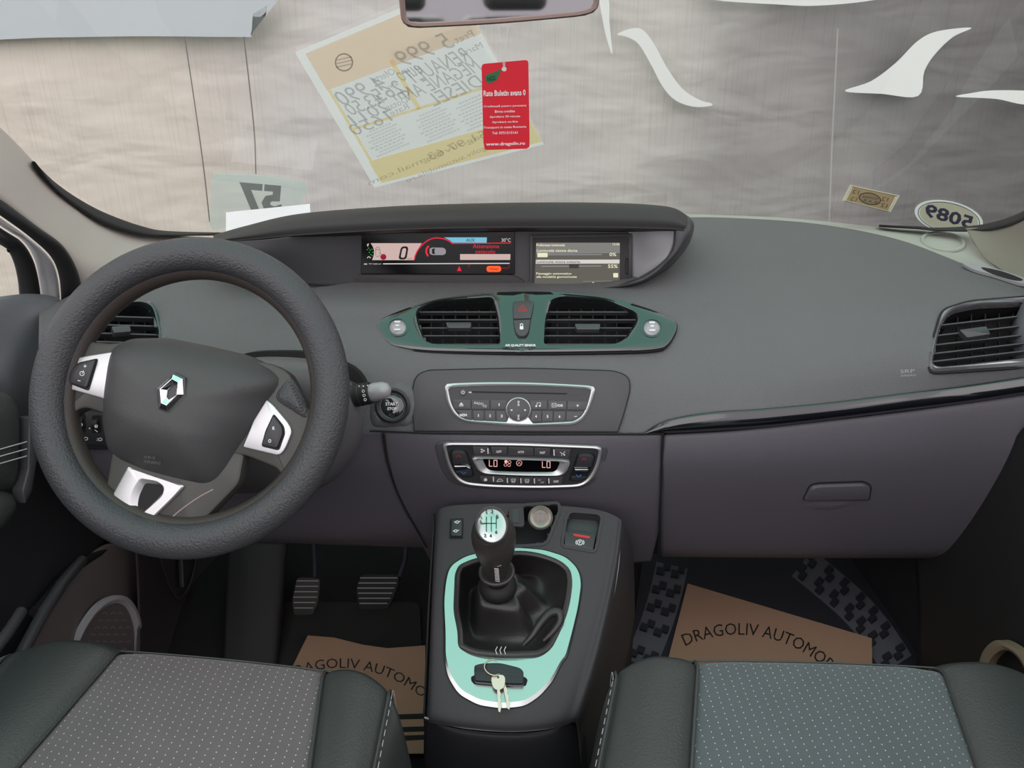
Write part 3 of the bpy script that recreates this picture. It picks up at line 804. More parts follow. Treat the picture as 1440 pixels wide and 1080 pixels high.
def slats(parent, poly, pl, ys, slope, off, th=1.6, dep=.014, vx=(), name='slat'):
    for y in ys:
        s = span(poly, (y, slope))
        if not s: continue
        x0, x1 = s[0] - 2, s[1] + 2
        b = NB()
        e = [(x0, y + slope * x0), (x1, y + slope * x1)]
        # a blade: front edge near the opening, running back and slightly up
        A = [pl.hit(x, yy - th / 2, off) for x, yy in e] + [pl.hit(x, yy + th / 2, off) for x, yy in e]
        B = [p - pl.n * dep + V((0, 0, .003)) for p in A]
        vs = [b.verts.new(p) for p in (A[0], A[1], A[3], A[2], B[0], B[1], B[3], B[2])]
        for f in ((0, 1, 2, 3), (7, 6, 5, 4), (0, 4, 5, 1), (2, 6, 7, 3), (1, 5, 6, 2), (0, 3, 7, 4)): face(b, [vs[i] for i in f])
        obj(name, b, M_slat, parent, bevel=.0006, smooth=0)
    for x in vx:
        b = NB(); col = []
        ys_ = [p[1] for p in poly]; y0 = min(ys_) + 4; y1 = max(ys_) - 3
        A = [pl.hit(x - .8, y0, off - dep - .004), pl.hit(x + .8, y0, off - dep - .004), pl.hit(x + .8, y1, off - dep - .004), pl.hit(x - .8, y1, off - dep - .004)]
        B = [p - pl.n * .012 for p in A]; vs = [b.verts.new(p) for p in A + B]
        for f in ((0, 1, 2, 3), (7, 6, 5, 4), (0, 4, 5, 1), (1, 5, 6, 2), (2, 6, 7, 3), (3, 7, 4, 0)): face(b, [vs[i] for i in f])
        obj('upright_blade', b, M_rubber, parent, smooth=0)

CV = plane_on(PAD, (600, 418), (880, 418), (735, 497), .003)
CV = PL(CV.hit(737, 490), Matrix.Rotation(math.radians(3.5), 3, 'X') @ CV.n)
T_v = thing('center_vent_panel', CV.hit(737, 455), 'glossy black leaf-shaped panel with two air vents in the centre of the dashboard', 'air vent panel')
out = cr([(531, 460), (534, 453), (560, 440), (610, 424), (670, 415), (737, 412), (800, 414), (860, 422), (912, 436), (946, 452), (951, 461), (947, 473), (938, 486), (925, 492), (880, 495), (737, 497), (610, 495), (565, 490), (547, 483), (538, 473)], 5)
# face of the panel with two openings: built as two halves that meet on the centre line
for side, vent in ((0, ventL), (1, ventR)):
    half = [p for p in out if (p[0] <= 737) == (side == 0)]
    half.sort(key=lambda p: math.atan2(p[1] - 455, (p[0] - (640 if side == 0 else 832))))
    b = NB(); c = centre(vent)
    edge = [(737, y) for y in (412, 425, 440, 455, 470, 485, 497)]
    poly = half + edge
    poly.sort(key=lambda p: math.atan2(p[1] - c[1], p[0] - c[0]))
    ring(b, poly, vent, CV, [(0, -.004), (0, .004), (.04, .0046), (.5, .0046), (.84, .0056), (.94, .005), (1, .001), (1, -.012)], 200, c=c)
    obj('panel_face', b, M_piano, T_v, smooth=50)
b = NB(); band(b, out, -1.6, CV, -.003, .0008); obj('surround_gap', b, M_black, T_v, smooth=0)
for vent, mid in ((ventL, (651, 459)), (ventR, (832, 461))):
    cav = vent_cavity(T_v, vent, CV, .05)
    xs = [p[0] for p in vent]; x0 = min(xs)
    slats(T_v, vent, CV, (436.5, 447.5, 459, 470, 482), 0, -.004, 1.7, .014, [x0 + 18 + 17 * k for k in range(6)])
    b = NB(); prism(b, rr([(mid[0] - 24, mid[1] - 4), (mid[0] + 12, mid[1] - 4), (mid[0] + 11, mid[1] + 4), (mid[0] - 21, mid[1] + 4)], 2), CV, -.006, .004, .001, .6)
    obj('vent_tab', b, M_slat, T_v)
for cx, cy in ((560, 462.5), (916, 463.5)):
    b = NB(); ring(b, ell(cx, cy, 15.5, 13.5), ell(cx, cy, 13, 11.5), CV, [(0, .003), (0, .006), (1, .006), (1, .002)], 40); kr = obj('dial', b, M_piano, T_v)
    b = NB(); dome(b, ell(cx, cy, 13, 11.5), CV, .003, .007, 5, 2.5, n=36); d_ = obj('dial_cap', b, M_silverwall, T_v)
    b = NB()
    for k in (-5, 0, 6): prism(b, rr([(cx - 2.5 - .3 * abs(k), cy + k - 1), (cx + 2.5 + .3 * abs(k), cy + k - 1), (cx + 2.5 + .3 * abs(k), cy + k + 1), (cx - 2.5 - .3 * abs(k), cy + k + 1)], .8), CV, .008, .0105)
    obj('dial_mark', b, M_white, T_v, smooth=0)
b = NB(); prism(b, rr([(721, 428), (751, 427), (749, 440), (746, 452), (722, 453)], [4, 4, 3, 1, 1]), CV, .003, .0095, .0015, 1.2); hz = obj('hazard_button', b, M_cen, T_v)
b = NB(); line(b, [(735, 433), (741, 442.5), (729, 442.5)], 1.3, CV, .0099, True); line(b, [(735, 436.5), (738, 441), (732, 441)], .9, CV, .0099, True); obj('triangle_mark', b, M_redp, T_v, smooth=0)
b = NB(); prism(b, rr([(722, 454), (746, 453), (743, 471), (738, 477), (730, 477), (725, 471)], [1, 1, 4, 3, 3, 4]), CV, .003, .0095, .0015, 1.2); obj('lock_button', b, M_cen, T_v)
b = NB(); prism(b, rr([(731, 463.5), (736, 463.5), (736, 468), (731, 468)], 1), CV, .0095, .0099); line(b, cr([(732, 463.5), (732, 460.5), (735, 460.5), (735, 463.5)], 3, False), 1, CV, .0099); obj('lock_mark', b, M_white, T_v, smooth=0)
b = NB(); text(b, 'AIR QUALITY SENSOR', CV, 732, 489.3, 43, 4, off=.0072, bold=.03); obj('lettering', b, M_white, T_v, smooth=0)

# right side vent
SR = plane_on(PAD, (1325, 455), (1420, 425), (1345, 515), .002)
T_v2 = thing('air_vent', SR.hit(1385, 470), 'side air vent in a chrome frame at the passenger end of the dashboard', 'air vent')
outR = rr([(1325, 437), (1362, 425), (1476, 416), (1478, 508), (1440, 515), (1312, 523), (1306, 517), (1312, 480)], [10, 14, 6, 6, 14, 8, 6, 14])
b = NB(); ring(b, inset(outR, -3), outR, SR, [(0, -.003), (0, .0005), (1, .0005), (1, -.003)], 120, c=(1390, 470)); obj('surround_gap', b, M_black, T_v2, smooth=0)
b = NB(); ring(b, outR, sideR, SR, [(0, -.004), (0, .003), (.35, .007), (.7, .005), (1, -.002), (1, -.015)], 140, c=(1390, 470)); obj('chrome_frame', b, mat('vent chrome', (.8, .8, .82), .22, metal=.85), T_v2)
vent_cavity(T_v2, sideR, SR, .05)
slats(T_v2, sideR, SR, (447 + .115 * 1390, 461 + .115 * 1390, 475 + .115 * 1390 - 1, 488 + .115 * 1390 - 2, 500 + .115 * 1390 - 3), -.115, -.006, 2.0, .02, (1352, 1372, 1392, 1412, 1432))
b = NB(); prism(b, rr([(1348, 466), (1386, 461), (1392, 472), (1359, 477)], 2), SR, -.010, .006, .001, .6); obj('vent_tab', b, M_slat, T_v2)
# left side vent, seen through the wheel
SL = plane_on(PAD, (135, 445), (215, 440), (170, 492), .002)
T_v3 = thing('air_vent', SL.hit(170, 460), 'dark side air vent seen through the steering wheel at the driver end', 'air vent')
outL = rr([(105, 470), (140, 433), (180, 422), (212, 424), (222, 440), (228, 475), (224, 497), (100, 500)], 8)
b = NB(); ring(b, outL, sideL, SL, [(0, -.004), (0, .003), (.35, .006), (.7, .005), (1, -.002), (1, -.015)], 120, c=(172, 462)); obj('frame', b, M_piano, T_v3)
vent_cavity(T_v3, sideL, SL, .05)
slats(T_v3, sideL, SL, (438, 450, 462, 474, 485), .03, -.004, 2.0, .018, (150, 170, 190, 207))
b = NB(); prism(b, rr([(156, 462), (182, 460), (184, 469), (160, 471)], 2), SL, -.008, .006, .001, .6); obj('vent_tab', b, M_slat, T_v3)

# start button on its pod
T_b = thing('start_button', pick(PAD, 553, 570), 'round black engine start stop button beside the indicator stalk', 'button')
SB = plane_on(PAD, (530, 550), (575, 550), (553, 590), .001)
b = NB(); dome(b, rr([(518, 552), (560, 534), (585, 545), (590, 575), (580, 600), (525, 602), (519, 590)], 10), SB, -.003, .010, 8, 6, n=64); obj('pod', b, M_pad, T_b)
b = NB(); ring(b, ell(553, 571, 25, 25), ell(553, 571, 18, 18), SB, [(0, .004), (0, .010), (.5, .013), (1, .009), (1, .003)], 48); obj('bezel', b, M_btn, T_b)
b = NB(); dome(b, ell(553, 571, 17.6), SB, .006, .004, 5, 4, n=40); obj('cap', b, M_piano, T_b)
b = NB(); text(b, 'START', SB, 552, 568.5, 17, 4.4, off=.0106, bold=.03); text(b, 'STOP', SB, 552.5, 575, 13, 4.2, off=.0106, bold=.03); obj('lettering', b, M_white, T_b, smooth=0)
b = NB(); text(b, 'START', SB, 531, 586, 14, 2.6, ang=58, off=.0075); obj('side_lettering', b, M_grey, T_b, smooth=0)

# SRS emboss on the dash
b = NB(); SS = plane_on(PAD, (1262, 515), (1292, 515), (1276, 530), .0006); text(b, 'SRP', SS, 1276, 522, 20, 5, ang=-3, off=.0004); text(b, 'AIRBAG', SS, 1277, 528, 22, 3, ang=-3, off=.0004)
obj('airbag_lettering', b, M_grey, T_d, smooth=0)

# gloss strip above the glovebox
up_ = [(903, 609), (938, 590), (1000, 579), (1073, 574), (1169, 565), (1265, 553), (1361, 541), (1480, 523)]
lo_ = [(903, 611), (938, 610), (1000, 607), (1073, 602), (1169, 591), (1265, 579), (1361, 567), (1480, 549)]
def mixr(a, c, t, y): return [P(p[0] + (q[0] - p[0]) * t, p[1] + (q[1] - p[1]) * t, Y=yy) for p, q, yy in zip(a, c, y)]
yb = [1.094, 1.09, 1.088, 1.088, 1.088, 1.083, 1.073, 1.04]
sheet('trim_strip', [mixr(up_, lo_, 0, [y + .014 for y in yb]), mixr(up_, lo_, .05, [y + .0035 for y in yb]), mixr(up_, lo_, .25, [y - .001 for y in yb]), mixr(up_, lo_, .5, [y - .0042 for y in yb]), mixr(up_, lo_, .8, [y - .0045 for y in yb]),
      mixr(up_, lo_, .97, [y + .002 for y in yb]), mixr(up_, lo_, 1, [y + .012 for y in yb])], M_strip, T_d, 60, 24, solid=.002)
# light shelf and speaker at the windscreen foot on the right
sheet('window_shelf', [rowp(r) for r in ([(940, 300, 1.80), (1100, 306, 1.78), (1250, 320, 1.70), (1380, 326, 1.53), (1480, 338, 1.41)],
      [(940, 308, 1.72), (1100, 312, 1.70), (1250, 330, 1.60), (1380, 356, 1.40), (1480, 388, 1.24)], [(940, 316, 1.66), (1100, 320, 1.62), (1250, 345, 1.46), (1380, 392, 1.25), (1480, 428, 1.12)])], M_shelf, T_d, 40, 14, solid=.004)
SHF = bvh([rowp(r) for r in ([(940, 300, 1.80), (1100, 306, 1.78), (1250, 320, 1.70), (1380, 326, 1.53), (1480, 338, 1.41)],
      [(940, 308, 1.72), (1100, 312, 1.70), (1250, 330, 1.60), (1380, 356, 1.40), (1480, 388, 1.24)], [(940, 316, 1.66), (1100, 320, 1.62), (1250, 345, 1.46), (1380, 392, 1.25), (1480, 428, 1.12)])])
SP = plane_on(SHF, (1300, 335), (1355, 340), (1325, 355), .001)
b = NB(); ring(b, ell(1326, 340, 32, 13, 40, .12), ell(1326, 340, 27, 10.5, 40, .12), SP, [(0, -.002), (0, .002), (.5, .004), (1, .002), (1, -.002)], 48); r_ = obj('speaker_ring', b, M_shelf, T_d)
b = NB(); dome(b, ell(1326, 340, 27, 10.5, 40, .12), SP, 0, .002, 4, 2, n=40); obj('speaker_grille', b, M_shelf, T_d)
# demister slot
DS = plane_on(PAD, (1340, 385), (1400, 400), (1400, 412), .002)
b = NB(); prism(b, cr([(1353, 369), (1385, 374), (1440, 391), (1452, 398), (1435, 399), (1400, 388), (1368, 379)], 4), DS, -.004, .001); obj('demister_surround', b, M_silverwall, T_d)
b = NB(); prism(b, cr([(1380, 377), (1410, 383), (1438, 394), (1425, 395), (1395, 386)], 4), DS, .001, .0016); obj('demister_slot', b, M_black, T_d, smooth=0)

# glovebox
gb_rows = [rowp(r) for r in ([(935, 610, 1.10), (1040, 604, 1.10), (1170, 590, 1.10), (1290, 576, 1.095), (1390, 562, 1.08), (1490, 545, 1.05)],
      [(934, 617, 1.088), (1040, 611, 1.086), (1170, 598, 1.086), (1290, 584, 1.08), (1390, 570, 1.065), (1490, 555, 1.03)],
      [(932, 655, 1.082), (1040, 655, 1.078), (1170, 650, 1.076), (1290, 645, 1.07), (1390, 635, 1.055), (1500, 630, 1.01)],
      [(930, 710, 1.098), (1040, 710, 1.095), (1160, 712, 1.093), (1270, 712, 1.088), (1375, 705, 1.070), (1478, 690, 1.03)],
      [(929, 770, 1.135), (1040, 772, 1.133), (1155, 773, 1.13), (1255, 773, 1.125), (1335, 771, 1.112), (1388, 764, 1.09)],
      [(929, 783, 1.165), (1040, 784, 1.164), (1150, 785, 1.164), (1250, 785, 1.158), (1322, 785, 1.148), (1368, 784, 1.135)])]
GB = bvh(gb_rows)
T_g = thing('glovebox', P(1150, 700, Y=1.1), 'closed dark grey glovebox with recessed handle under the gloss black strip', 'glovebox')
sheet('lid', gb_rows, M_low, T_g, 60, 40, solid=.004)
HP = plane_on(GB, (1130, 690), (1220, 690), (1170, 720), 0)
b = NB(); prism(b, rr([(1130, 701), (1140, 683), (1152, 681), (1214, 679), (1223, 684), (1220, 700)], [3, 6, 5, 4, 4, 3]), HP, -.002, .006, .0015, 1.5); obj('handle', b, M_low, T_g)
b = NB(); band(b, rr([(1129, 702), (1139, 682), (1152, 679.5), (1215, 677.5), (1225, 683), (1222, 702)], [3, 6, 5, 4, 4, 3]), -1, HP, -.001, .001); obj('handle_gap', b, M_black, T_g, smooth=0)
b = NB()
q = cr([(1100, 712), (1130, 702), (1222, 701), (1232, 703), (1205, 715), (1165, 721), (1125, 719)], 5); dome(b, q, HP, -.002, .004, 6, 1.6, n=60)
obj('handle_scoop', b, M_low, T_g)
# right end of the lower dash
sheet('end_panel', [rowp(r) for r in ([(1436, 560, 1.06), (1520, 548, 1.0), (1600, 540, .95)], [(1440, 640, 1.05), (1520, 640, 1.0), (1600, 640, .95)], [(1400, 740, 1.09), (1520, 740, 1.03), (1600, 740, .98)], [(1355, 790, 1.15), (1480, 800, 1.1), (1600, 810, 1.0)])], M_dark, T_d, 14, 18)

# lower centre panel
lc_rows = [rowp(r) for r in ([(538, 606, 1.104), (640, 607, 1.102), (735, 608, 1.102), (840, 608, 1.102), (932, 608, 1.102)],
      [(539, 613, 1.092), (640, 614, 1.088), (735, 615, 1.088), (840, 615, 1.088), (931, 614, 1.090)],
      [(545, 655, 1.09), (640, 660, 1.082), (735, 662, 1.082), (840, 660, 1.082), (930, 655, 1.086)],
      [(560, 700, 1.10), (650, 705, 1.09), (735, 708, 1.09), (840, 706, 1.09), (928, 700, 1.092)],
      [(582, 745, 1.12), (660, 750, 1.11), (735, 752, 1.11), (835, 750, 1.11), (926, 745, 1.11)],
      [(606, 790, 1.15), (670, 798, 1.14), (735, 800, 1.14), (830, 798, 1.14), (915, 790, 1.14)])]
LC = bvh(lc_rows)
sheet('lower_center_panel', lc_rows, M_low, T_d, 50, 40, solid=.004)
b = NB(); seam = [(540, 610), (542, 630), (547, 655), (558, 690), (575, 725), (600, 770)]
tube(b, [P(u, v, Y=1.085 + max(0, (v - 655)) * .00032) for u, v in cr(seam, 5, False)], .0016, 6); obj('panel_seam', b, M_black, T_d, smooth=0)
b = NB(); tube(b, [P(u, v, Y=1.083 + max(0, v - 700) * .0004) for u, v in cr([(932, 611), (931, 660), (928, 720), (926, 783)], 4, False)], .0018, 6); obj('panel_seam', b, M_black, T_d, smooth=0)
b = NB(); tube(b, [P(u, v, Y=y) for u, v, y in ((520, 606, 1.092), (600, 609, 1.089), (735, 610.5, 1.089), (900, 610.5, 1.089), (934, 610, 1.09))], .0018, 6); obj('panel_seam', b, M_black, T_d, smooth=0)
# knee panel (driver side)
kn_rows = [rowp(r) for r in ([(60, 590, 1.05), (140, 600, 1.075), (250, 604, 1.085), (400, 606, 1.092), (539, 608, 1.10)],
      [(62, 640, 1.05), (150, 650, 1.07), (260, 655, 1.08), (400, 655, 1.09), (546, 655, 1.092)],
      [(100, 700, 1.07), (200, 710, 1.085), (300, 712, 1.095), (430, 705, 1.10), (562, 700, 1.102)],
      [(180, 745, 1.10), (250, 750, 1.11), (340, 752, 1.12), (460, 752, 1.12), (590, 750, 1.122)],
      [(200, 756, 1.15), (270, 758, 1.15), (350, 762, 1.15), (460, 766, 1.15), (600, 771, 1.15)])]
sheet('knee_panel', kn_rows, M_low, T_d, 50, 34, solid=.004)
KN = bvh(kn_rows)

# ================================================================== radio
R0 = plane_on(PAD, (600, 525), (870, 525), (735, 600), .0045)
b = NB(); prism(b, rr([(583, 606), (579, 560), (584, 530), (600, 521), (735, 518), (865, 522), (884, 530), (886, 548), (876, 585), (868, 607)], [1, 16, 10, 10, 40, 12, 10, 10, 14, 1]), R0, -.004, .0015, .0012, 1.2); obj('radio_surround', b, M_cen, T_d)
b = NB(); band(b, rr([(583, 606), (579, 560), (584, 530), (600, 521), (735, 518), (865, 522), (884, 530), (886, 548), (876, 585), (868, 607)], [1, 16, 10, 10, 40, 12, 10, 10, 14, 1]), -1.3, R0, -.004, .0004); obj('panel_seam', b, M_black, T_d, smooth=0)
T_r = thing('car_radio', R0.hit(732, 568), 'car radio with disc slot and round knob in a silver outline', 'radio')
def zr(x, y): return (600 + x / 5.538, 525 + y / 5.538)
ro = rr([zr(*p) for p in [(142, 108), (160, 82), (420, 72), (730, 72), (1030, 84), (1290, 100), (1312, 120), (1270, 260), (1225, 350), (1150, 400), (725, 412), (600, 402), (300, 380), (215, 330), (165, 240)]], [3, 3, 30, 30, 30, 4, 4, 10, 10, 10, 20, 20, 12, 10, 10])
ri = rr([zr(*p) for p in [(165, 112), (420, 98), (730, 96), (1030, 106), (1284, 122), (1250, 255), (1205, 335), (1145, 376), (820, 392), (620, 380), (300, 362), (235, 318), (190, 240)]], [3, 30, 30, 30, 3, 10, 10, 9, 6, 6, 12, 9, 10])
R1 = R0.up(.0015)
b = NB(); prism(b, inset(ro, 1), R1, -.003, .003); obj('face', b, M_btn, T_r, smooth=0)
b = NB(); ring(b, ro, ri, R1, [(0, 0), (0, .0045), (.5, .0058), (1, .0045), (1, .002)], 180, c=(732, 566)); obj('outline_trim', b, M_silver, T_r)
kc = zr(714, 284)
b = NB()
prism(b, [zr(*p) for p in [(640, 345), (790, 345), (812, 375), (830, 395), (610, 392), (628, 375)]], R1, .003, .0052); obj('knob_cradle', b, M_silver, T_r)
b = NB(); ring(b, ell(*kc, 17.6, 17), ell(*kc, 15, 14.6), R1, [(0, .002), (0, .006), (.5, .007), (1, .006), (1, .002)], 56); kr = obj('knob_ring', b, M_silver, T_r)
b = NB(); prism(b, ell(*kc, 15.2, 14.8, 44), R1, .003, .009, .0015, 1.5); kb = obj('knob', b, M_cen, T_r)
b = NB()
for a_ in ([(650, 290), (667, 282), (667, 297)], [(778, 290), (760, 282), (760, 297)]): flat(b, [zr(*p) for p in a_], R1, .0093)
for sgn, y in ((1, 238), (-1, 345)):
    line(b, [zr(706, y - 16), zr(724, y - 16)], .8, R1, .0093); line(b, [zr(706, y + 16), zr(724, y + 16)], .8, R1, .0093)
    flat(b, [zr(706, y + 9), zr(724, y + 9), zr(715, y - 0)], R1, .0093); flat(b, [zr(706, y - 9), zr(724, y - 9), zr(715, y)], R1, .0093)
obj('knob_marks', b, M_white, kb, smooth=0)
b = NB(); prism(b, rr([zr(*p) for p in [(350, 140), (1092, 155), (1090, 166), (350, 152)]], .8), R1, .003, .0034); obj('disc_slot', b, M_black, T_r, smooth=0)
b = NB(); prism(b, rr([zr(*p) for p in [(1100, 150), (1195, 152), (1205, 162), (1100, 164)]], .8), R1, .003, .0036); obj('slot_end', b, M_inner, T_r, smooth=0)
bt = [((198, 203), (345, 205), (345, 282), (215, 282), '^'), ((348, 205), (490, 206), (490, 284), (352, 284), 'RADIO/CD'), ((497, 206), (632, 207), (612, 285), (500, 285), 'i'),
      ((222, 286), (352, 288), (352, 368), (300, 360), 'MEM'), ((360, 288), (448, 290), (448, 372), (366, 370), '1'), ((452, 290), (536, 291), (536, 374), (456, 372), '2'), ((540, 291), (612, 292), (630, 378), (545, 376), '3'),
      ((800, 208), (938, 212), (938, 286), (815, 285), 'n'), ((946, 212), (1090, 216), (1086, 288), (948, 287), 'OK'), ((1096, 216), (1255, 222), (1238, 290), (1092, 288), '+'),
      ((820, 292), (895, 293), (893, 382), (806, 382), '4'), ((899, 293), (984, 295), (980, 382), (897, 382), '5'), ((988, 295), (1082, 297), (1076, 381), (984, 381), '6'), ((1088, 297), (1232, 298), (1200, 340), (1140, 376), (1084, 378), '-')]
for q in bt:
    pts = [zr(*p) for p in q[:-1]]; s = q[-1]
    b = NB(); prism(b, rr(pts, 1.2), R1, .0025, .0052, .0008, .7); ob = obj('button', b, M_btn2 if 0 else M_cen, T_r)
    c = centre(pts); b = NB()
    if s == '^':
        flat(b, [(c[0], c[1] - 2.6), (c[0] + 3.2, c[1] + 1), (c[0] - 3.2, c[1] + 1)], R1, .0055); line(b, [(c[0] - 3.2, c[1] + 2.4), (c[0] + 3.2, c[1] + 2.4)], .9, R1, .0055)
    elif s == 'n':
        line(b, [(c[0] - 2, c[1] + 2), (c[0] - 2, c[1] - 2.5), (c[0] + 3, c[1] - 3), (c[0] + 3, c[1] + 1.5)], .8, R1, .0055); flat(b, ell(c[0] - 3, c[1] + 2, 1.3), R1, .0055); flat(b, ell(c[0] + 2, c[1] + 1.6, 1.3), R1, .0055)
    elif s == '+': line(b, [(c[0] - 2, c[1]), (c[0] + 2, c[1])], .8, R1, .0055); line(b, [(c[0], c[1] - 2), (c[0], c[1] + 2)], .8, R1, .0055)
    elif s == '-': line(b, [(c[0] - 2, c[1]), (c[0] + 2, c[1])], .8, R1, .0055)
    elif s == 'RADIO/CD': text(b, 'RADIO', R1, c[0] - 2, c[1] - 1.4, 13, 3.2, ang=8, off=.0055); text(b, '/CD', R1, c[0] + 6, c[1] + 2.2, 6, 3, ang=8, off=.0055)
    elif s == 'OK':
        line(b, rect(c[0] - 8, c[1] - 2.5, c[0] - 2, c[1] + 2.5), .7, R1, .0055, True); line(b, [(c[0] - 8, c[1]), (c[0] - 2, c[1])], .6, R1, .0055); text(b, '/OK', R1, c[0] + 3.5, c[1] + .5, 9, 3.6, off=.0055, bold=.03)
    else: text(b, s, R1, c[0], c[1], {'MEM': 10, 'i': 1.3, '1': 1.2}.get(s, 2.6), 3.8, off=.0055, bold=.03)
    obj('symbol', b, M_white, ob, smooth=0)
pc = zr(284, 150)
b = NB(); prism(b, ell(*pc, 5, 4.8, 24), R1, .0025, .0048, .0006, .6); pb = obj('power_button', b, M_cen, T_r)
b = NB(); line(b, [(pc[0] + 2.2 * math.cos(a), pc[1] + 2.2 * math.sin(a)) for a in [math.radians(-50 + 280 * k / 10) for k in range(11)]], .6, R1, .0052); line(b, [(pc[0], pc[1] - 3), (pc[0], pc[1])], .7, R1, .0052)
obj('symbol', b, M_white, pb, smooth=0)
b = NB(); text(b, 'MP3', R1, *zr(342, 150), 4.6, 2.2, off=.0034, bold=.04); obj('lettering', b, M_white, T_r, smooth=0)

# ================================================================== climate control
H0 = plane_on(LC, (640, 628), (830, 628), (735, 690), .0012)
T_c = thing('climate_control', H0.hit(737, 652), 'climate control panel with red lit display below the radio', 'control panel')
def zh(x, y): return (600 + x / 5.538, 610 + y / 5.538)
def hp(l): return [zh(*p) for p in l]
out1 = rr(hp([(65, 95), (85, 72), (130, 60), (700, 64), (1360, 88), (1412, 110), (1400, 200), (1360, 310), (1300, 385), (1200, 425), (900, 440), (500, 432), (280, 412), (170, 370), (100, 260)]), [4, 4, 6, 30, 6, 6, 12, 12, 12, 12, 20, 20, 14, 14, 14])
o2 = rr(hp([(125, 80), (150, 64), (700, 66), (1345, 92), (1366, 110), (1345, 230), (1300, 330), (1240, 385), (1180, 406), (900, 415), (500, 408), (290, 388), (215, 335), (160, 230)]), [3, 4, 30, 6, 5, 12, 12, 10, 10, 20, 20, 12, 12, 12])
i2 = rr(hp([(152, 90), (165, 80), (700, 84), (1325, 108), (1340, 122), (1318, 228), (1275, 315), (1225, 368), (1170, 388), (900, 397), (500, 390), (305, 370), (238, 325), (185, 228)]), [3, 4, 30, 5, 4, 10, 10, 9, 9, 20, 20, 10, 10, 10])
b = NB(); prism(b, out1, H0, -.004, .0012, .0012, 1.5); obj('surround', b, M_cen, T_c)
H1 = H0.up(.0014)
b = NB(); prism(b, inset(o2, 1), H1, -.002, .0028); obj('face', b, M_btn, T_c, smooth=0)
b = NB(); ring(b, o2, i2, H1, [(0, 0), (0, .004), (.5, .0055), (1, .004), (1, .002)], 180, c=(736, 652)); obj('outline_trim', b, M_silver, T_c)
do = rr(hp([(352, 172), (380, 168), (1090, 190), (1118, 200), (1090, 280), (1050, 310), (740, 308), (440, 292), (400, 270)]), [3, 4, 6, 4, 8, 8, 30, 10, 6])
di = rr(hp([(432, 184), (470, 186), (1020, 206), (1038, 214), (1015, 270), (990, 290), (740, 290), (520, 282), (470, 268)]), [3, 4, 6, 3, 6, 5, 20, 8, 6])
b = NB(); prism(b, di, H1, .0028, .0032); obj('display', b, M_lcd, T_c, smooth=0)
b = NB(); ring(b, do, di, H1, [(0, .0028), (0, .007), (.2, .0085), (.5, .0075), (1, .003)], 160, c=zh(735, 240)); obj('display_frame', b, M_silver, T_c)
b = NB()
def seg(b, x, y, ch):
    w_, h_ = 24, 48
    k = 5
    P_ = {'L': [((x, y), (x, y + h_)), ((x, y + h_), (x + w_, y + h_))], 'O': [((x, y), (x + w_, y)), ((x + w_, y), (x + w_, y + h_)), ((x + w_, y + h_), (x, y + h_)), ((x, y + h_), (x, y))]}[ch]
    for a_, c_ in P_: line(b, [zh(*a_), zh(*c_)], .9, H1, .0036)
seg(b, 488, 196, 'L'); seg(b, 524, 198, 'O'); seg(b, 900, 206, 'L'); seg(b, 936, 208, 'O')
obj('digits', b, E_digit, T_c, smooth=0)
b = NB(); flat(b, ell(*zh(618, 208), 2.2), H1, .0036)
for x, y in ((646, 212), (642, 236), (614, 234)): line(b, ell(*zh(x, y), 2, n=14), .5, H1, .0036, True)
line(b, ell(*zh(720, 220), 3.8, n=20), .6, H1, .0036, True); line(b, hp([(710, 230), (720, 210), (731, 230)]), .6, H1, .0036); obj('display_symbols', b, E_digit, T_c, smooth=0)
hb = [((358, 90), (478, 92), (512, 150), (370, 150), 'fan'), ((500, 92), (628, 94), (628, 152), (512, 150), 'SOFT'), ((634, 92), (832, 98), (832, 158), (634, 154), 'AUTO'), ((838, 98), (965, 104), (955, 162), (838, 158), 'FAST'), ((998, 106), (1122, 112), (1106, 178), (985, 165), 'flow'),
      ((412, 322), (510, 318), (514, 372), (425, 366), 'rec'), ((520, 320), (618, 322), (618, 378), (524, 374), 'car'), ((628, 324), (722, 326), (722, 382), (628, 380), 'front'), ((734, 328), (828, 328), (828, 384), (734, 384), 'rear'), ((840, 328), (938, 328), (934, 386), (840, 386), 'AC'), ((952, 328), (1062, 322), (1048, 386), (950, 386), 'OFF')]
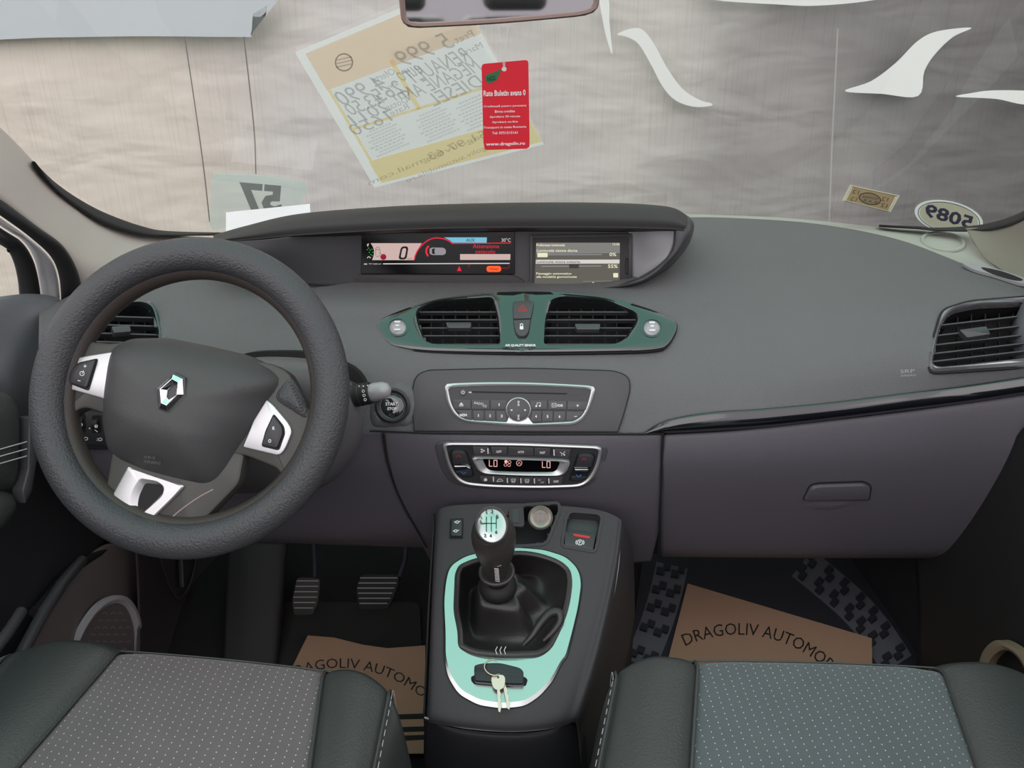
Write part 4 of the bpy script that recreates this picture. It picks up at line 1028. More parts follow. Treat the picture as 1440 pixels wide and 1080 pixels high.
for q in hb:
    pts = hp(q[:-1]); s = q[-1]
    b = NB(); prism(b, rr(pts, .8), H1, .002, .0048, .0006, .6); ob = obj('button', b, M_cen, T_c)
    c = centre(pts); b = NB(); o_ = .0051
    if s in ('SOFT', 'AUTO', 'FAST', 'OFF'): text(b, s, H1, c[0], c[1] + 1, 9 if s == 'AUTO' else 7.5, 3.2, off=o_, bold=.03)
    elif s == 'AC': text(b, 'AC', H1, c[0] - 2, c[1] - 1.6, 4, 2.2, off=o_); text(b, 'OFF', H1, c[0] + 2, c[1] + 1.8, 5, 2.2, off=o_)
    elif s == 'fan':
        for a in (0, 2.1, 4.2): flat(b, ell(c[0] + 1.9 * math.cos(a), c[1] + 1.9 * math.sin(a), 1.6, 1), H1, o_)
    elif s == 'flow': line(b, [(c[0] - 3, c[1] - 2), (c[0], c[1]), (c[0] - 1, c[1] + 3)], .9, H1, o_); line(b, [(c[0] + 4, c[1] - 3), (c[0] + 1, c[1] + 1)], .9, H1, o_); flat(b, ell(c[0] + 3, c[1] + 2, 1.2), H1, o_)
    elif s == 'rec': flat(b, rr([(c[0] - 3, c[1] - 1), (c[0], c[1] - 2.4), (c[0] + 2, c[1]), (c[0] + 1, c[1] + 2), (c[0] - 3, c[1] + 2)], .6), H1, o_)
    elif s == 'car': line(b, [(c[0] - 4, c[1] + 2), (c[0] - 1, c[1] - 2), (c[0] + 3, c[1] - 1), (c[0] + 5, c[1] + 1), (c[0] - 4, c[1] + 2)], .8, H1, o_)
    else:
        line(b, rr([(c[0] - 3, c[1] - 2.5), (c[0] + 3, c[1] - 2.5), (c[0] + 2.4, c[1] + 1.5), (c[0] - 2.4, c[1] + 1.5)], .6), .6, H1, o_, True)
        for k in (-1, 0, 1): line(b, [(c[0] + k * 1.6, c[1] - 1.5), (c[0] + k * 1.6, c[1] + 3)], .5, H1, o_)
    obj('symbol', b, M_white, ob, smooth=0)
for x, y, l in ((478, 122, 42), (990, 136, 42), (520, 342, 36), (628, 352, 36), (733, 354, 36), (838, 356, 36), (950, 356, 36)):
    b = NB(); prism(b, hp([(x - 5, y - l / 2), (x + 4, y - l / 2), (x + 5, y + l / 2), (x - 3, y + l / 2)]), H1, .003, .0056); obj('indicator_bar', b, M_white, T_c, smooth=0)
for pts, bar, rd, bl in (([(180, 130), (205, 108), (290, 110), (318, 135), (350, 230), (375, 320), (300, 330), (225, 300), (195, 220)], [(215, 228), (312, 228), (345, 250), (225, 246)], (252, 154), (290, 288)),
                         ([(1170, 150), (1200, 132), (1285, 136), (1315, 160), (1290, 250), (1240, 340), (1190, 356), (1110, 355), (1108, 335), (1148, 230)], [(1150, 254), (1255, 254), (1250, 274), (1152, 270)], (1222, 178), (1182, 310))):
    pp = rr(hp(pts), 4)
    b = NB(); prism(b, pp, H1, .002, .0042); rk = obj('temperature_rocker', b, M_piano, T_c)
    c = centre(hp(pts)); by = centre(hp(bar))[1]
    up = [p for p in pp if p[1] < by - 1]; b = NB(); prism(b, shrink(up, .86), H1, .004, .009, .002, 2); obj('rocker_pad', b, M_btn, rk)
    lw_ = [p for p in pp if p[1] > by + 2]; b = NB(); prism(b, shrink(lw_, .82), H1, .004, .006, .001, 1); obj('rocker_pad', b, M_btn, rk)
    b = NB(); prism(b, rr(hp(bar), .8), H1, .004, .0095, .001, .6); obj('rocker_bar', b, M_chrome, rk)
    b = NB(); q = zh(*rd); line(b, [(q[0] - 3.5, q[1] + 1), (q[0], q[1] - 1.6), (q[0] + 3.5, q[1] + 1)], 1, H1, .0094); obj('up_mark', b, M_redp, rk, smooth=0)
    b = NB(); q = zh(*bl); line(b, [(q[0] - 3.5, q[1] - 1), (q[0], q[1] + 1.6), (q[0] + 3.5, q[1] - 1)], 1.1, H1, .0064); obj('down_mark', b, M_bluep, rk, smooth=0)
# ================================================================== steering wheel
WC = P(266, 555.5, Y=.865)
wn = V((-0.04, -.88, .47)).normalized()
WP = PL(WC, wn)
wx = V((1, 0, 0)); wx = (wx - wn * wx.dot(wn)).normalized(); wy = wn.cross(wx)
T_w = thing('steering_wheel', WC, 'dark grey steering wheel with textured rim cover, turned slightly to the right', 'steering wheel')
RM, RT = .1763, .0212
def wpt(a, r=RM, h=0): return WC + wx * r * math.cos(a) + wy * r * math.sin(a) + WP.n * h
b = NB()
N, K = 160, 24
loops = []
for i in range(N):
    a = 2 * math.pi * i / N
    loops.append([b.verts.new(wpt(a, RM + RT * math.cos(t) , RT * .92 * math.sin(t))) for t in [2 * math.pi * k / K for k in range(K)]])
for i in range(N):
    A, B = loops[i], loops[(i + 1) % N]
    for k in range(K): face(b, (A[k], A[(k + 1) % K], B[(k + 1) % K], B[k]))
rim = obj('rim_cover', b, M_rim, T_w)
# the older leather rim showing at the inside of the cover
b = NB(); loops = []
for i in range(N):
    a = 2 * math.pi * i / N
    loops.append([b.verts.new(wpt(a, RM - .0125 + .0170 * math.cos(t), -.012 + .0160 * math.sin(t))) for t in [2 * math.pi * k / 16 for k in range(16)]])
for i in range(N):
    A, B = loops[i], loops[(i + 1) % N]
    for k in range(16): face(b, (A[k], A[(k + 1) % 16], B[(k + 1) % 16], B[k]))
obj('inner_rim', b, M_rimin, T_w)
WB = WP.up(-.012)
def spoke(poly, h0=-.016, h1=.004, m_=None, nm='spoke'):
    b = NB(); prism(b, poly, WB, h0, h1, .004, 4); return obj(nm, b, m_ or M_spoke, T_w)
spoke(rr([(62, 505), (90, 492), (120, 478), (150, 484), (200, 480), (200, 600), (148, 582), (118, 572), (96, 590), (70, 600)], [4, 10, 14, 14, 2, 2, 10, 12, 12, 4]))
spoke(rr([(340, 505), (385, 512), (408, 524), (430, 566), (446, 592), (452, 600), (440, 650), (416, 692), (404, 690), (394, 660), (344, 640), (320, 640)], [2, 8, 10, 10, 6, 3, 6, 6, 8, 12, 10, 2]))
sb_ = spoke(rr([(160, 632), (150, 690), (136, 726), (150, 752), (268, 758), (282, 738), (338, 680), (345, 640), (250, 600)], [2, 20, 4, 4, 4, 6, 10, 4, 4]))
# stitched wing at the top of the right spoke and pink worn edge
b = NB(); q = cr([(388, 560), (400, 538), (410, 532), (422, 550), (433, 578), (430, 588), (412, 578)], 5); dome(b, q, WB.up(.004), 0, .006, 6, 2.2); wg = obj('leather_wing', b, M_rim, T_w)
b = NB()
for k in range(11):
    t = k / 10; x, y = 412 + 19 * t + 2 * math.sin(t * 3), 538 + 44 * t
    line(b, [(x - 3.2, y + 1.2), (x + .5, y)], .9, WB, .0095)
obj('stitching', b, M_black, wg, smooth=0)
b = NB(); line(b, cr([(302, 688), (280, 700), (250, 722), (236, 738)], 5, False), 1.6, WB, .0046); obj('worn_edge', b, mat('worn pink edge', sr(150, 128, 124), .5), sb_, smooth=0)
# hub
hub = rr([(159, 487), (185, 476), (237, 475), (296, 487), (352, 500), (390, 519), (404, 533), (396, 549), (382, 566), (367, 596), (344, 628), (322, 664), (308, 681), (292, 686), (259, 679), (207, 666), (167, 649), (152, 634), (145, 596), (147, 552), (153, 510)], 9, 4)
b = NB()
hc = (252, 575); O = polar(hub, hc, 110); K = 14
crs = [(140, 562), (157, 567), (200, 588), (241, 603), (290, 613), (335, 618), (400, 618)]
def crease(x):
    for (x0, y0), (x1, y1) in zip(crs, crs[1:]):
        if x0 <= x <= x1: return y0 + (y1 - y0) * (x - x0) / (x1 - x0)
    return 618 if x > 400 else 560
WH = WP.up(-.016)
def hh(x, y, r):
    base = .044 * (1 - r ** 3.2) ** .8 if r < 1 else 0
    d = y - crease(x)
    return base - (max(0, d) * .00017) * (1 - r ** 4) + .004 * (1 - r ** 2) 
L = [[b.verts.new(WH.hit(x, y, -.012)) for x, y in O]]
for j in range(K):
    r = 1 - (j / K) ** 1.6
    L.append([b.verts.new(WH.hit(hc[0] + (x - hc[0]) * r, hc[1] + (y - hc[1]) * r, hh(hc[0] + (x - hc[0]) * r, hc[1] + (y - hc[1]) * r, r))) for x, y in O])
tp = b.verts.new(WH.hit(*hc, hh(*hc, 0)))
for A, B in zip(L, L[1:]):
    for i in range(110): face(b, (A[i], A[(i + 1) % 110], B[(i + 1) % 110], B[i]))
for i in range(110): face(b, (L[-1][i], L[-1][(i + 1) % 110], tp))
face(b, L[0]); hubo = obj('airbag_cover', b, M_hub, T_w, smooth=60)
# diamond emblem
EP = WH.up(.047)
eo = [(241, 528), (245, 526.5), (258, 533), (259, 555), (240, 577), (236, 578.5), (226, 575), (221, 548), (222, 545)]
b = NB(); prism(b, [(240, 524.5), (246, 523.5), (261, 531), (262, 557), (241, 580), (236, 581.5), (223, 577), (217.5, 547)], EP, -.006, .001, .001, 1); eb = obj('emblem_recess', b, M_inner, T_w)
b = NB()
OL = [(245, 526.5), (258.5, 533), (259.5, 555), (237, 579), (225.5, 575), (221, 547)]
IL = [(245.5, 541), (249.5, 544), (247, 556), (238.5, 562), (236, 559), (237, 549)]
ML = [((a[0] * .5 + c[0] * .5), (a[1] * .5 + c[1] * .5)) for a, c in zip(OL, IL)]
Ls = [[b.verts.new(EP.hit(x, y, h)) for x, y in q] for q, h in ((OL, .0), (OL, .0025), (ML, .007), (IL, .0025), (IL, .0))]
for A, B in zip(Ls, Ls[1:]):
    for i in range(6): face(b, (A[i], A[(i + 1) % 6], B[(i + 1) % 6], B[i]))
obj('emblem', b, M_chrome, T_w, bevel=.0005, smooth=0)
b = NB(); text(b, 'AIRBAG', WH.up(.037), 214, 650, 24, 4.5, ang=6, off=.0008); text(b, 'SRS', WH.up(.037), 211, 643.5, 16, 3.6, ang=6, off=.0008); obj('airbag_lettering', b, M_hub, hubo, smooth=0)
b = NB(); line(b, [(345, 545), (351, 556), (356, 548)], 1, WH, .0385); obj('mark', b, M_inner, hubo, smooth=0)
# spoke trims and switches
def trim(outl, r, inn, btn, nm, syms, pw=1.2):
    b = NB(); prism(b, rr(outl, r), WB, .001, .0085, .0015, 1.4); t_ = obj('spoke_trim', b, M_silver, T_w)
    b = NB(); prism(b, rr(inn, 4), WB, .008, .0092); g_ = obj('switch_gap', b, M_black, t_, smooth=0)
    b = NB(); prism(b, rr(btn, 4), WB, .008, .0125, .0015, 1.2); o_ = obj('switch', b, M_btn, t_)
    b = NB()
    for s in syms: s(b)
    obj('switch_marks', b, M_white, o_ if False else t_, smooth=0)
S_ = WB; hs = .0129
trim([(89, 540), (92, 524), (103, 509), (120, 503), (165, 496), (165, 570), (150, 561), (96, 546)], [5, 6, 7, 10, 2, 2, 4, 4], [(101, 537), (105, 521), (117, 511), (144, 505), (131, 550), (128, 550), (105, 541)],
     [(104, 536), (107, 523), (118, 513.5), (142, 507), (129.5, 547), (107, 540)], 'a',
     [lambda b: (line(b, [(126, 517), (130.5, 516.5)], .9, S_, hs), line(b, [(128.2, 514.5), (128.2, 519)], .9, S_, hs), line(b, ell(124, 527, 3, n=16), .8, S_, hs, True), line(b, [(124, 527), (126.5, 523)], .8, S_, hs), line(b, [(118, 536.5), (122, 537.5)], .9, S_, hs))])
trim([(378, 563), (387, 570), (409, 596), (414, 607), (404, 632), (396, 641), (345, 629), (360, 592)], [2, 5, 7, 6, 8, 6, 3, 3], [(388.5, 582), (403, 600), (404.5, 610), (396, 634), (371, 628), (377, 606)],
     [(389, 585), (401, 601), (402, 610), (394, 631), (373.5, 626), (379.5, 606)], 'b',
     [lambda b: (text(b, 'R', S_, 390, 603, 3.4, 4.6, ang=6, off=hs, bold=.03), text(b, 'O', S_, 384.5, 620.5, 4.2, 5, ang=6, off=hs, bold=.02))])
# lower silver trim with opening
lo = rr([(185, 656), (222, 670), (264, 683), (248, 700), (206, 741), (190, 738), (155, 724), (159, 704)], [2, 10, 3, 10, 5, 8, 4, 10])
b = NB(); lh = rr([(207, 679), (231, 682), (233, 692), (208, 717.5), (196, 713), (198, 698)], [5, 4, 5, 5, 5, 8])
lp = rr([(202, 672), (226, 676), (237, 684), (234, 697), (206, 722), (186, 716), (189, 692)], [5, 5, 6, 6, 5, 10, 12])
ring(b, lo, lp, WB, [(0, .001), (0, .0075), (.12, .009), (1, .009), (1, .004)], 140, c=(212, 698)); t_ = obj('lower_trim', b, M_silver, T_w)
b = NB(); ring(b, lp, lh, WB, [(0, .009), (.25, .0082), (1, .0045), (1, .003), (0, .003)], 120, c=(212, 698)); obj('dished_lip', b, M_silver, t_)
b = NB(); flat(b, lh, WB, .0047); obj('opening', b, M_black, t_, smooth=0)

# ---- steering column and stalks
T_c2 = thing('steering_column', P(330, 600, Y=1.02), 'smooth grey steering column shroud behind the wheel', 'steering column')
cfr = cr([(280, 535), (340, 508), (400, 504), (452, 512), (492, 540), (508, 578), (504, 620), (478, 664), (440, 688), (380, 690), (300, 690), (240, 660), (235, 590)], 5)
b = NB(); rws = []
C0 = (370, 600)
for k, (y, sc, dv) in enumerate(((.955, .55, 8), (.962, .80, 4), (.975, .93, 2), (1.0, 1.0, 0), (1.05, 1.02, 0), (1.13, 1.0, -2))):
    rws.append([b.verts.new(P(C0[0] + (x - C0[0]) * sc, C0[1] + (v - C0[1]) * sc + dv, Y=y)) for x, v in cfr])
for A, B in zip(rws, rws[1:]):
    for i in range(len(cfr)): face(b, (A[i], A[(i + 1) % len(cfr)], B[(i + 1) % len(cfr)], B[i]))
face(b, rws[0]); obj('shroud', b, mat('shroud plastic', sr(96, 95, 97), .45, grain=.2), T_c2)
b = NB(); tube(b, [WC - WP.n * .0, WC - WP.n * .03, P(330, 590, Y=.97)], [.045, .05, .05], 20); obj('hub_shaft', b, M_black, T_c2)
b = NB(); prism(b, cr([(300, 520), (345, 497), (400, 493), (450, 497), (498, 516), (516, 540), (500, 536), (450, 506), (400, 503), (345, 510)], 4), PL(P(400, 500, Y=1.12), (0, -1, .25)), -.01, .012); obj('instrument_brow', b, M_black, T_c2)
def stalk(nm, a, c, label):
    T = thing(nm, a, label, 'stalk')
    b = NB(); ax = (c - a); n_ = 14
    tube(b, [a + ax * t for t in (0, .15, .3, .45)], [.009, .010, .013, .0145], 20); obj('arm', b, M_btn, T)
    b = NB(); tube(b, [a + ax * t for t in (.45, .46, .72, .73)], [.0145, .0158, .0155, .0145], 24); obj('ring_switch', b, M_rubber, T, bevel=.0006)
    b = NB()
    for t in (.5, .58, .66): tube(b, [a + ax * t, a + ax * (t + .012)], .0160, 24, caps=False)
    obj('groove', b, M_inner, T)
    b = NB(); tube(b, [a + ax * t for t in (.73, .78, .9, .97, 1.0)], [.0125, .0132, .0122, .009, .003], 24); obj('end_cap', b, M_silverwall, T)
    return T
sA, sB = P(452, 566, Y=1.0), P(549, 547, Y=.985)
T_s = stalk('light_stalk', sA, sB, 'black light and indicator stalk with silver grey end to the right of the wheel')
SQ = PL(sA.lerp(sB, .6) - V((0, .020, 0)), (0.1, -1, .3))
b = NB()
for i, (x, y) in enumerate(((505, 543), (511, 543), (517, 542))): flat(b, ell(x, y, 1), SQ, 0)
for i, (x, y) in enumerate(((511, 550), (512, 556), (513.5, 562))): line(b, ell(x, y, 1.7, n=12), .8, SQ, 0, True)
flat(b, ell(541, 553, 1), SQ, .0); obj('stalk_marks', b, M_white, T_s, smooth=0)

# light switches
T_l = thing('light_switch_panel', P(125, 595, Y=1.06), 'small dark panel with two thumbwheels for the lights behind the wheel', 'switch panel')
LP_ = plane_on(PAD, (110, 560), (150, 560), (130, 595), .006)
b = NB(); prism(b, rr([(101, 563), (160, 570), (200, 580), (200, 632), (112, 632), (104, 620)], [3, 4, 2, 2, 6, 6]), LP_, -.012, .002, .0015, 1.5); obj('panel', b, mat('blue black plastic', sr(38, 40, 50), .45), T_l)
b = NB(); prism(b, rr([(106, 578), (195, 582), (195, 628), (112, 624)], 3), LP_, .002, .0035, .001, 1); obj('panel_inset', b, M_btn, T_l)
for x0, x1, y0, y1 in ((110, 121, 581, 607), (130, 143, 583, 608)):
    b = NB(); prism(b, rect(x0, y0, x1, y1, 2), LP_, .0035, .0038); obj('thumbwheel_slot', b, M_black, T_l, smooth=0)
    b = NB(); c = LP_.hit((x0 + x1) / 2, (y0 + y1) / 2, .001); tube(b, [c - V((.004, 0, 0)), c + V((.004, 0, 0))], .009, 24); obj('thumbwheel', b, M_rubber, T_l)
    b = NB(); flat(b, ell((x0 + x1) / 2, y0 + 13, 2.4, 2.4, 12), LP_, .0105); line(b, [((x0 + x1) / 2 - 2, y0 + 18), ((x0 + x1) / 2 + 2, y0 + 21)], 1, LP_, .0103); obj('thumbwheel_mark', b, M_white, T_l, smooth=0)
b = NB()
for x, y in ((121.5, 615.5), (141.5, 616.5)): line(b, ell(x, y, 2.4, 2, 12), 1, LP_, .0042, True); line(b, [(x - 5, y - 1), (x - 3, y - 1)], .8, LP_, .0042); line(b, [(x - 5, y + 1.5), (x - 3, y + 1.5)], .8, LP_, .0042)
flat(b, [(125, 601), (127.5, 599.5), (127.5, 602.5)], LP_, .0042); obj('symbol', b, M_white, T_l, smooth=0)

# ================================================================== centre console
KP = PL.of(P(620, 715, Z=.462), P(860, 715, Z=.462), P(700, 1010, Z=.30))
T_k = thing('center_console', KP.hit(715, 860), 'dark grey centre console with a satin silver surround between the seats', 'center console')
def kz(x, y): return (580 + x * .3704, 680 + y * .3704)
def k2(x, y): return (600 + x / 5.143, 700 + y / 5.143)
def k3(x, y): return (620 + x / 7.2, 910 + y / 7.2)
well = rr([k2(*p) for p in [(215, 560), (240, 500), (330, 460), (480, 425), (640, 395), (800, 410), (960, 465), (1030, 530), (1045, 620), (1020, 800), (960, 960)]] + [k3(*p) for p in [(1110, 10), (1000, 85), (640, 98), (330, 70), (190, 0)]] + [(646, 890), k2(205, 820)], [5, 5, 8, 20, 20, 20, 14, 6, 12, 20, 12, 8, 10, 20, 14, 6, 8, 10])
tray = rr([k2(*p) for p in [(590, 90), (700, 60), (950, 45), (955, 90), (900, 240), (860, 330), (650, 345), (500, 320), (560, 160)]], [4, 6, 4, 4, 10, 6, 6, 6, 6])
brk = rr([k2(*p) for p in [(1040, 105), (1240, 120), (1262, 145), (1215, 385), (985, 345), (1015, 150)]], [4, 5, 4, 5, 5, 5])
slot = rr([k3(*p) for p in [(305, 310), (345, 290), (850, 310), (880, 340), (860, 400), (700, 415), (340, 385), (308, 350)]], 2)
# body: top skin is one curved sheet
kr_ = [
 [KP.hit(612, 722, -.012), KP.hit(622, 712, -.004), KP.hit(660, 709, 0), KP.hit(740, 708, 0), KP.hit(830, 715, 0), KP.hit(866, 725, -.002), KP.hit(878, 735, -.010), P(890, 775, Y=1.10), P(893, 860, Y=1.10)],
 [KP.hit(608, 790, -.014), KP.hit(616, 786, -.003), KP.hit(650, 785, 0), KP.hit(740, 785, 0), KP.hit(830, 785, 0), KP.hit(858, 786, -.003), KP.hit(872, 788, -.012), P(880, 850, Y=1.03), P(882, 925, Y=1.04)],
 [KP.hit(605, 860, -.014), KP.hit(613, 857, -.003), KP.hit(650, 856, 0), KP.hit(735, 856, 0), KP.hit(815, 856, 0), KP.hit(843, 857, -.003), KP.hit(858, 858, -.012), P(862, 905, Y=.97), P(866, 975, Y=.98)],
 [KP.hit(602, 935, -.014), KP.hit(611, 932, -.003), KP.hit(650, 931, 0), KP.hit(725, 931, 0), KP.hit(795, 931, 0), KP.hit(822, 932, -.003), KP.hit(840, 934, -.012), P(842, 975, Y=.90), P(846, 1040, Y=.91)],
 [KP.hit(599, 995, -.014), KP.hit(608, 998, -.004), KP.hit(645, 1002, -.001), KP.hit(715, 1006, 0), KP.hit(775, 1003, -.001), KP.hit(803, 998, -.006), KP.hit(820, 996, -.016), P(822, 1025, Y=.83), P(826, 1090, Y=.84)],
 [KP.hit(597, 1008, -.022), KP.hit(606, 1013, -.014), KP.hit(645, 1020, -.010), KP.hit(715, 1026, -.009), KP.hit(770, 1022, -.011), KP.hit(798, 1014, -.018), KP.hit(812, 1010, -.026), P(816, 1040, Y=.81), P(818, 1100, Y=.82)]]
sheet('console_skin', kr_, M_cons, T_k, 150, 170, cut=[well, shrink(tray, .97), brk, slot], solid=.003)
b = NB()
rows = [[P(x, y, Y=yy) for x, y, yy in r] for r in (
   [(597, 1012, .800), (645, 1025, .792), (715, 1031, .788), (770, 1027, .792), (800, 1018, .80), (822, 1030, .83)],
   [(596, 1040, .800), (645, 1055, .785), (715, 1060, .780), (770, 1058, .785), (802, 1050, .80), (826, 1060, .83)],
   [(594, 1200, .790), (645, 1200, .780), (715, 1200, .775), (770, 1200, .780), (806, 1200, .79), (830, 1200, .83)])]
grid(b, rows, 30, 14); toward_cam(b); obj('rear_panel', b, M_dark, T_k, solid=.003, normals=False)
b = NB(); rows = [[P(612, 722, Y=1.06), P(608, 790, Y=1.0), P(604, 860, Y=.945), P(601, 935, Y=.885), P(598, 1000, Y=.82)], [P(612, 722, Y=1.06) - V((0, 0, .45)), P(608, 790, Y=1.0) - V((0, 0, .42)), P(604, 860, Y=.945) - V((0, 0, .38)), P(601, 935, Y=.885) - V((0, 0, .34)), P(598, 1000, Y=.82) - V((0, 0, .3))]]
grid(b, rows, 12, 6); toward_cam(b); obj('side_panel', b, M_dark, T_k, solid=.003, normals=False)
b = NB(); rows = [[P(893, 860, Y=1.10), P(882, 925, Y=1.04), P(866, 975, Y=.98), P(846, 1040, Y=.91), P(826, 1090, Y=.84)], [p - V((0, 0, .28)) for p in (P(893, 860, Y=1.10), P(882, 925, Y=1.04), P(866, 975, Y=.98), P(846, 1040, Y=.91), P(826, 1090, Y=.84))]]
grid(b, rows, 12, 6); toward_cam(b); obj('side_panel', b, M_dark, T_k, solid=.003, normals=False)
b = NB(); tube(b, cr([tuple(P(x, y, Y=yy)) for x, y, yy in ((872, 732, 1.04), (870, 790, .985), (858, 860, .93), (838, 935, .873), (818, 996, .825))], 5, False), .0012, 6); obj('crease_highlight', b, M_grey, T_k)  # pale line that paints in the highlight along the right console crease
b = NB(); tube(b, cr([tuple(P(x, y, Y=yy)) for x, y, yy in ((597, 1009, .795), (645, 1022, .787), (715, 1028, .783), (770, 1024, .787), (800, 1015, .798))], 5, False), .0012, 6); obj('rear_seam', b, M_grey, T_k)
# silver surround
go = rr([k2(*p) for p in [(135, 600), (165, 500), (280, 425), (460, 385), (640, 365), (850, 380), (1010, 430), (1100, 520), (1125, 620), (1100, 800)]] + [(806, 890), (797, 925), k3(1230, 150), k3(1130, 350), k3(1000, 500), k3(850, 600), k3(620, 625), k3(380, 590), k3(180, 480), k3(70, 300), k3(35, 100), (625, 890), k2(120, 750)], 10)
# the surround plate carries the well opening above and the key slot below
b = NB()
ring(b, go, well, KP, [(0, -.004), (0, .002), (.1, .0035), (.9, .0035), (1, .002), (1, -.004)], 260, c=(722, 852))
sur = obj('silver_surround', b, M_alu, T_k, smooth=6)
b = NB(); band(b, go, -1.4, KP, -.002, .0012); obj('surround_gap', b, M_black, T_k, smooth=0)
b = NB(); prism(b, slot, KP, .0030, .0042); obj('key_slot', b, M_black, T_k, smooth=0)
b = NB(); lo_v = []
for poly, dp, nm in ((tray, .045, 'storage_tray'), (brk, .016, 'brake_recess')):
    b = NB(); q = shrink(poly, 1.0); lo1 = [b.verts.new(KP.hit(x, y, -dp)) for x, y in shrink(poly, .9)]; hi1 = [b.verts.new(KP.hit(x, y, .001)) for x, y in q]
    for i in range(len(q)): face(b, (hi1[i], hi1[(i + 1) % len(q)], lo1[(i + 1) % len(q)], lo1[i]))
    f = face(b, lo1); bmesh.ops.triangulate(b, faces=[f]); bmesh.ops.recalc_face_normals(b, faces=b.faces[:]); toward_cam(b)
    obj(nm, b, M_dark if dp > .02 else M_inner, T_k, normals=False, smooth=20)
    b = NB(); band(b, inset(poly, .5), -4, KP, -.004, .0012); obj('recess_edge', b, M_cons, T_k, smooth=0)
# 12 V socket
T_so = thing('power_socket', KP.hit(760, 728, .002), 'round twelve volt socket with a worn silver ring in the tray', 'socket')
SK = PL(KP.hit(760, 728, .004), (0, -.8, .6))
b = NB(); ring(b, ell(760, 728, 17.5, 17), ell(760, 728, 10.5, 11), SK, [(0, -.004), (0, .003), (.4, .006), (1, .004), (1, -.02)], 48); obj('ring', b, mat('worn silver', sr(165, 158, 145), .35, metal=.6), T_so)
b = NB(); prism(b, ell(760, 728, 10.8, 11.2), SK, -.02, .001); cpo = obj('cap', b, M_piano, T_so)
b = NB(); line(b, rr([(754, 722), (766, 722), (766, 733), (754, 733)], 2), 1.1, SK, .0015, True); line(b, [(760, 720), (760, 736)], 1, SK, .0015); obj('cap_print', b, mat('amber print', sr(150, 125, 90), .5), cpo, smooth=0)
b = NB(); prism(b, rr([k2(*p) for p in [(590, 75), (700, 62), (708, 200), (690, 215), (600, 205)]], 3), KP, -.004, .002, .001, 1); obj('blanking_plate', b, M_cons, T_k)
b = NB(); prism(b, rr([k2(*p) for p in [(620, 90), (665, 90), (670, 190), (622, 185)]], 1.5), KP, .002, .003); obj('usb_cover', b, M_inner, T_k)
# driving aids switch
T_dw = thing('cruise_switch', KP.hit(642, 743, .002), 'small black rocker switch with two white symbols left of the gear knob', 'switch')
b = NB(); prism(b, rr([k2(*p) for p in [(170, 155), (265, 150), (262, 295), (165, 292)]], 1.5), KP, -.003, .002, .0008, .8); obj('frame', b, M_black, T_dw)
b = NB(); prism(b, rr([k2(*p) for p in [(182, 168), (258, 165), (254, 286), (176, 284)]], 1.5), KP, .001, .0055, .001, .8); obj('rocker', b, M_btn, T_dw)
b = NB()
for x, y in ((222, 188), (212, 252)): q = k2(x, y); line(b, ell(q[0], q[1], 2, 1.6, 12), 1, KP, .0058, True); line(b, [(q[0] + 2, q[1]), (q[0] + 4.5, q[1] - 1.5)], 1, KP, .0058); flat(b, ell(q[0] - 3, q[1], .9), KP, .0058)
obj('symbol', b, M_white, T_dw, smooth=0)
# parking brake
T_pb = thing('parking_brake_switch', KP.hit(817, 757, .0), 'electric parking brake paddle with a red line on the console right', 'switch')
b = NB(); prism(b, rr([k2(*p) for p in [(1000, 245), (1110, 235), (1225, 260), (1205, 380), (995, 345)]], 2), KP, -.014, .001, .002, 1.5); obj('paddle', b, M_btn, T_pb)
b = NB(); prism(b, [k2(*p) for p in [(1060, 262), (1182, 282), (1175, 298), (1065, 280)]], KP, .001, .0016); obj('red_line', b, M_redp, T_pb, smooth=0)
b = NB(); q = k2(1108, 326); line(b, ell(*q, 3.6, n=18), 1, KP, .0016, True); text(b, 'P', KP, *q, 2.6, 4, off=.0016, bold=.03)
line(b, cr([(q[0] - 4.5, q[1] - 3), (q[0] - 5.8, q[1]), (q[0] - 4.5, q[1] + 3)], 3, False), 1, KP, .0016); line(b, cr([(q[0] + 4.5, q[1] - 3), (q[0] + 5.8, q[1]), (q[0] + 4.5, q[1] + 3)], 3, False), 1, KP, .0016)
obj('symbol', b, M_white, T_pb, smooth=0)

# ---- gear lever
KB = P(694, 752, Y=.905); CO = P(700, 822, Y=.935)     # knob centre, collar
ax = (KB - CO).normalized()
T_gl = thing('gear_lever', KP.hit(700, 850, .0), 'gear lever with worn leather knob, silver shift plate and black gaiter', 'gear lever')
b = NB()
NR = 72
base = polar(well, (718, 850), NR)
cc = CO - ax * .008
loops = []
for j in range(15):
    t = j / 14
    L_ = []
    for i, (x, y) in enumerate(base):
        th = 2 * math.pi * i / NR
        p0 = KP.hit(x, y, .0015)
        a1 = wxv = V((1, 0, 0)); 
        side = (V((math.cos(th), 0, 0)) + (V((0, -.85, -.5))) * math.sin(th))
        top = cc + side * .024
        s = t ** .8
        q = p0.lerp(top, s)
        sag = -.050 * math.sin(math.pi * min(1, t * 1.25) ** .9) if t < .8 else 0
        lean = 1 - .35 * math.cos(th - .7)
        q = q + KP.n * sag * lean
        # folds running up to the collar
        fo = .0045 * math.sin(5 * th + 3.2 * t + 1.5 * math.sin(2 * th)) * math.sin(math.pi * t) * (1 + .8 * math.cos(th - .5))
        q = q + (KP.n * .6 + side * .8) * fo
        L_.append(b.verts.new(q))
    loops.append(L_)
for A, B in zip(loops, loops[1:]):
    for i in range(NR): face(b, (A[i], A[(i + 1) % NR], B[(i + 1) % NR], B[i]))
bmesh.ops.recalc_face_normals(b, faces=b.faces[:]); toward_cam(b)
obj('gaiter', b, M_gait, T_gl, normals=False, solid=.0015, sub=1, smooth=80)
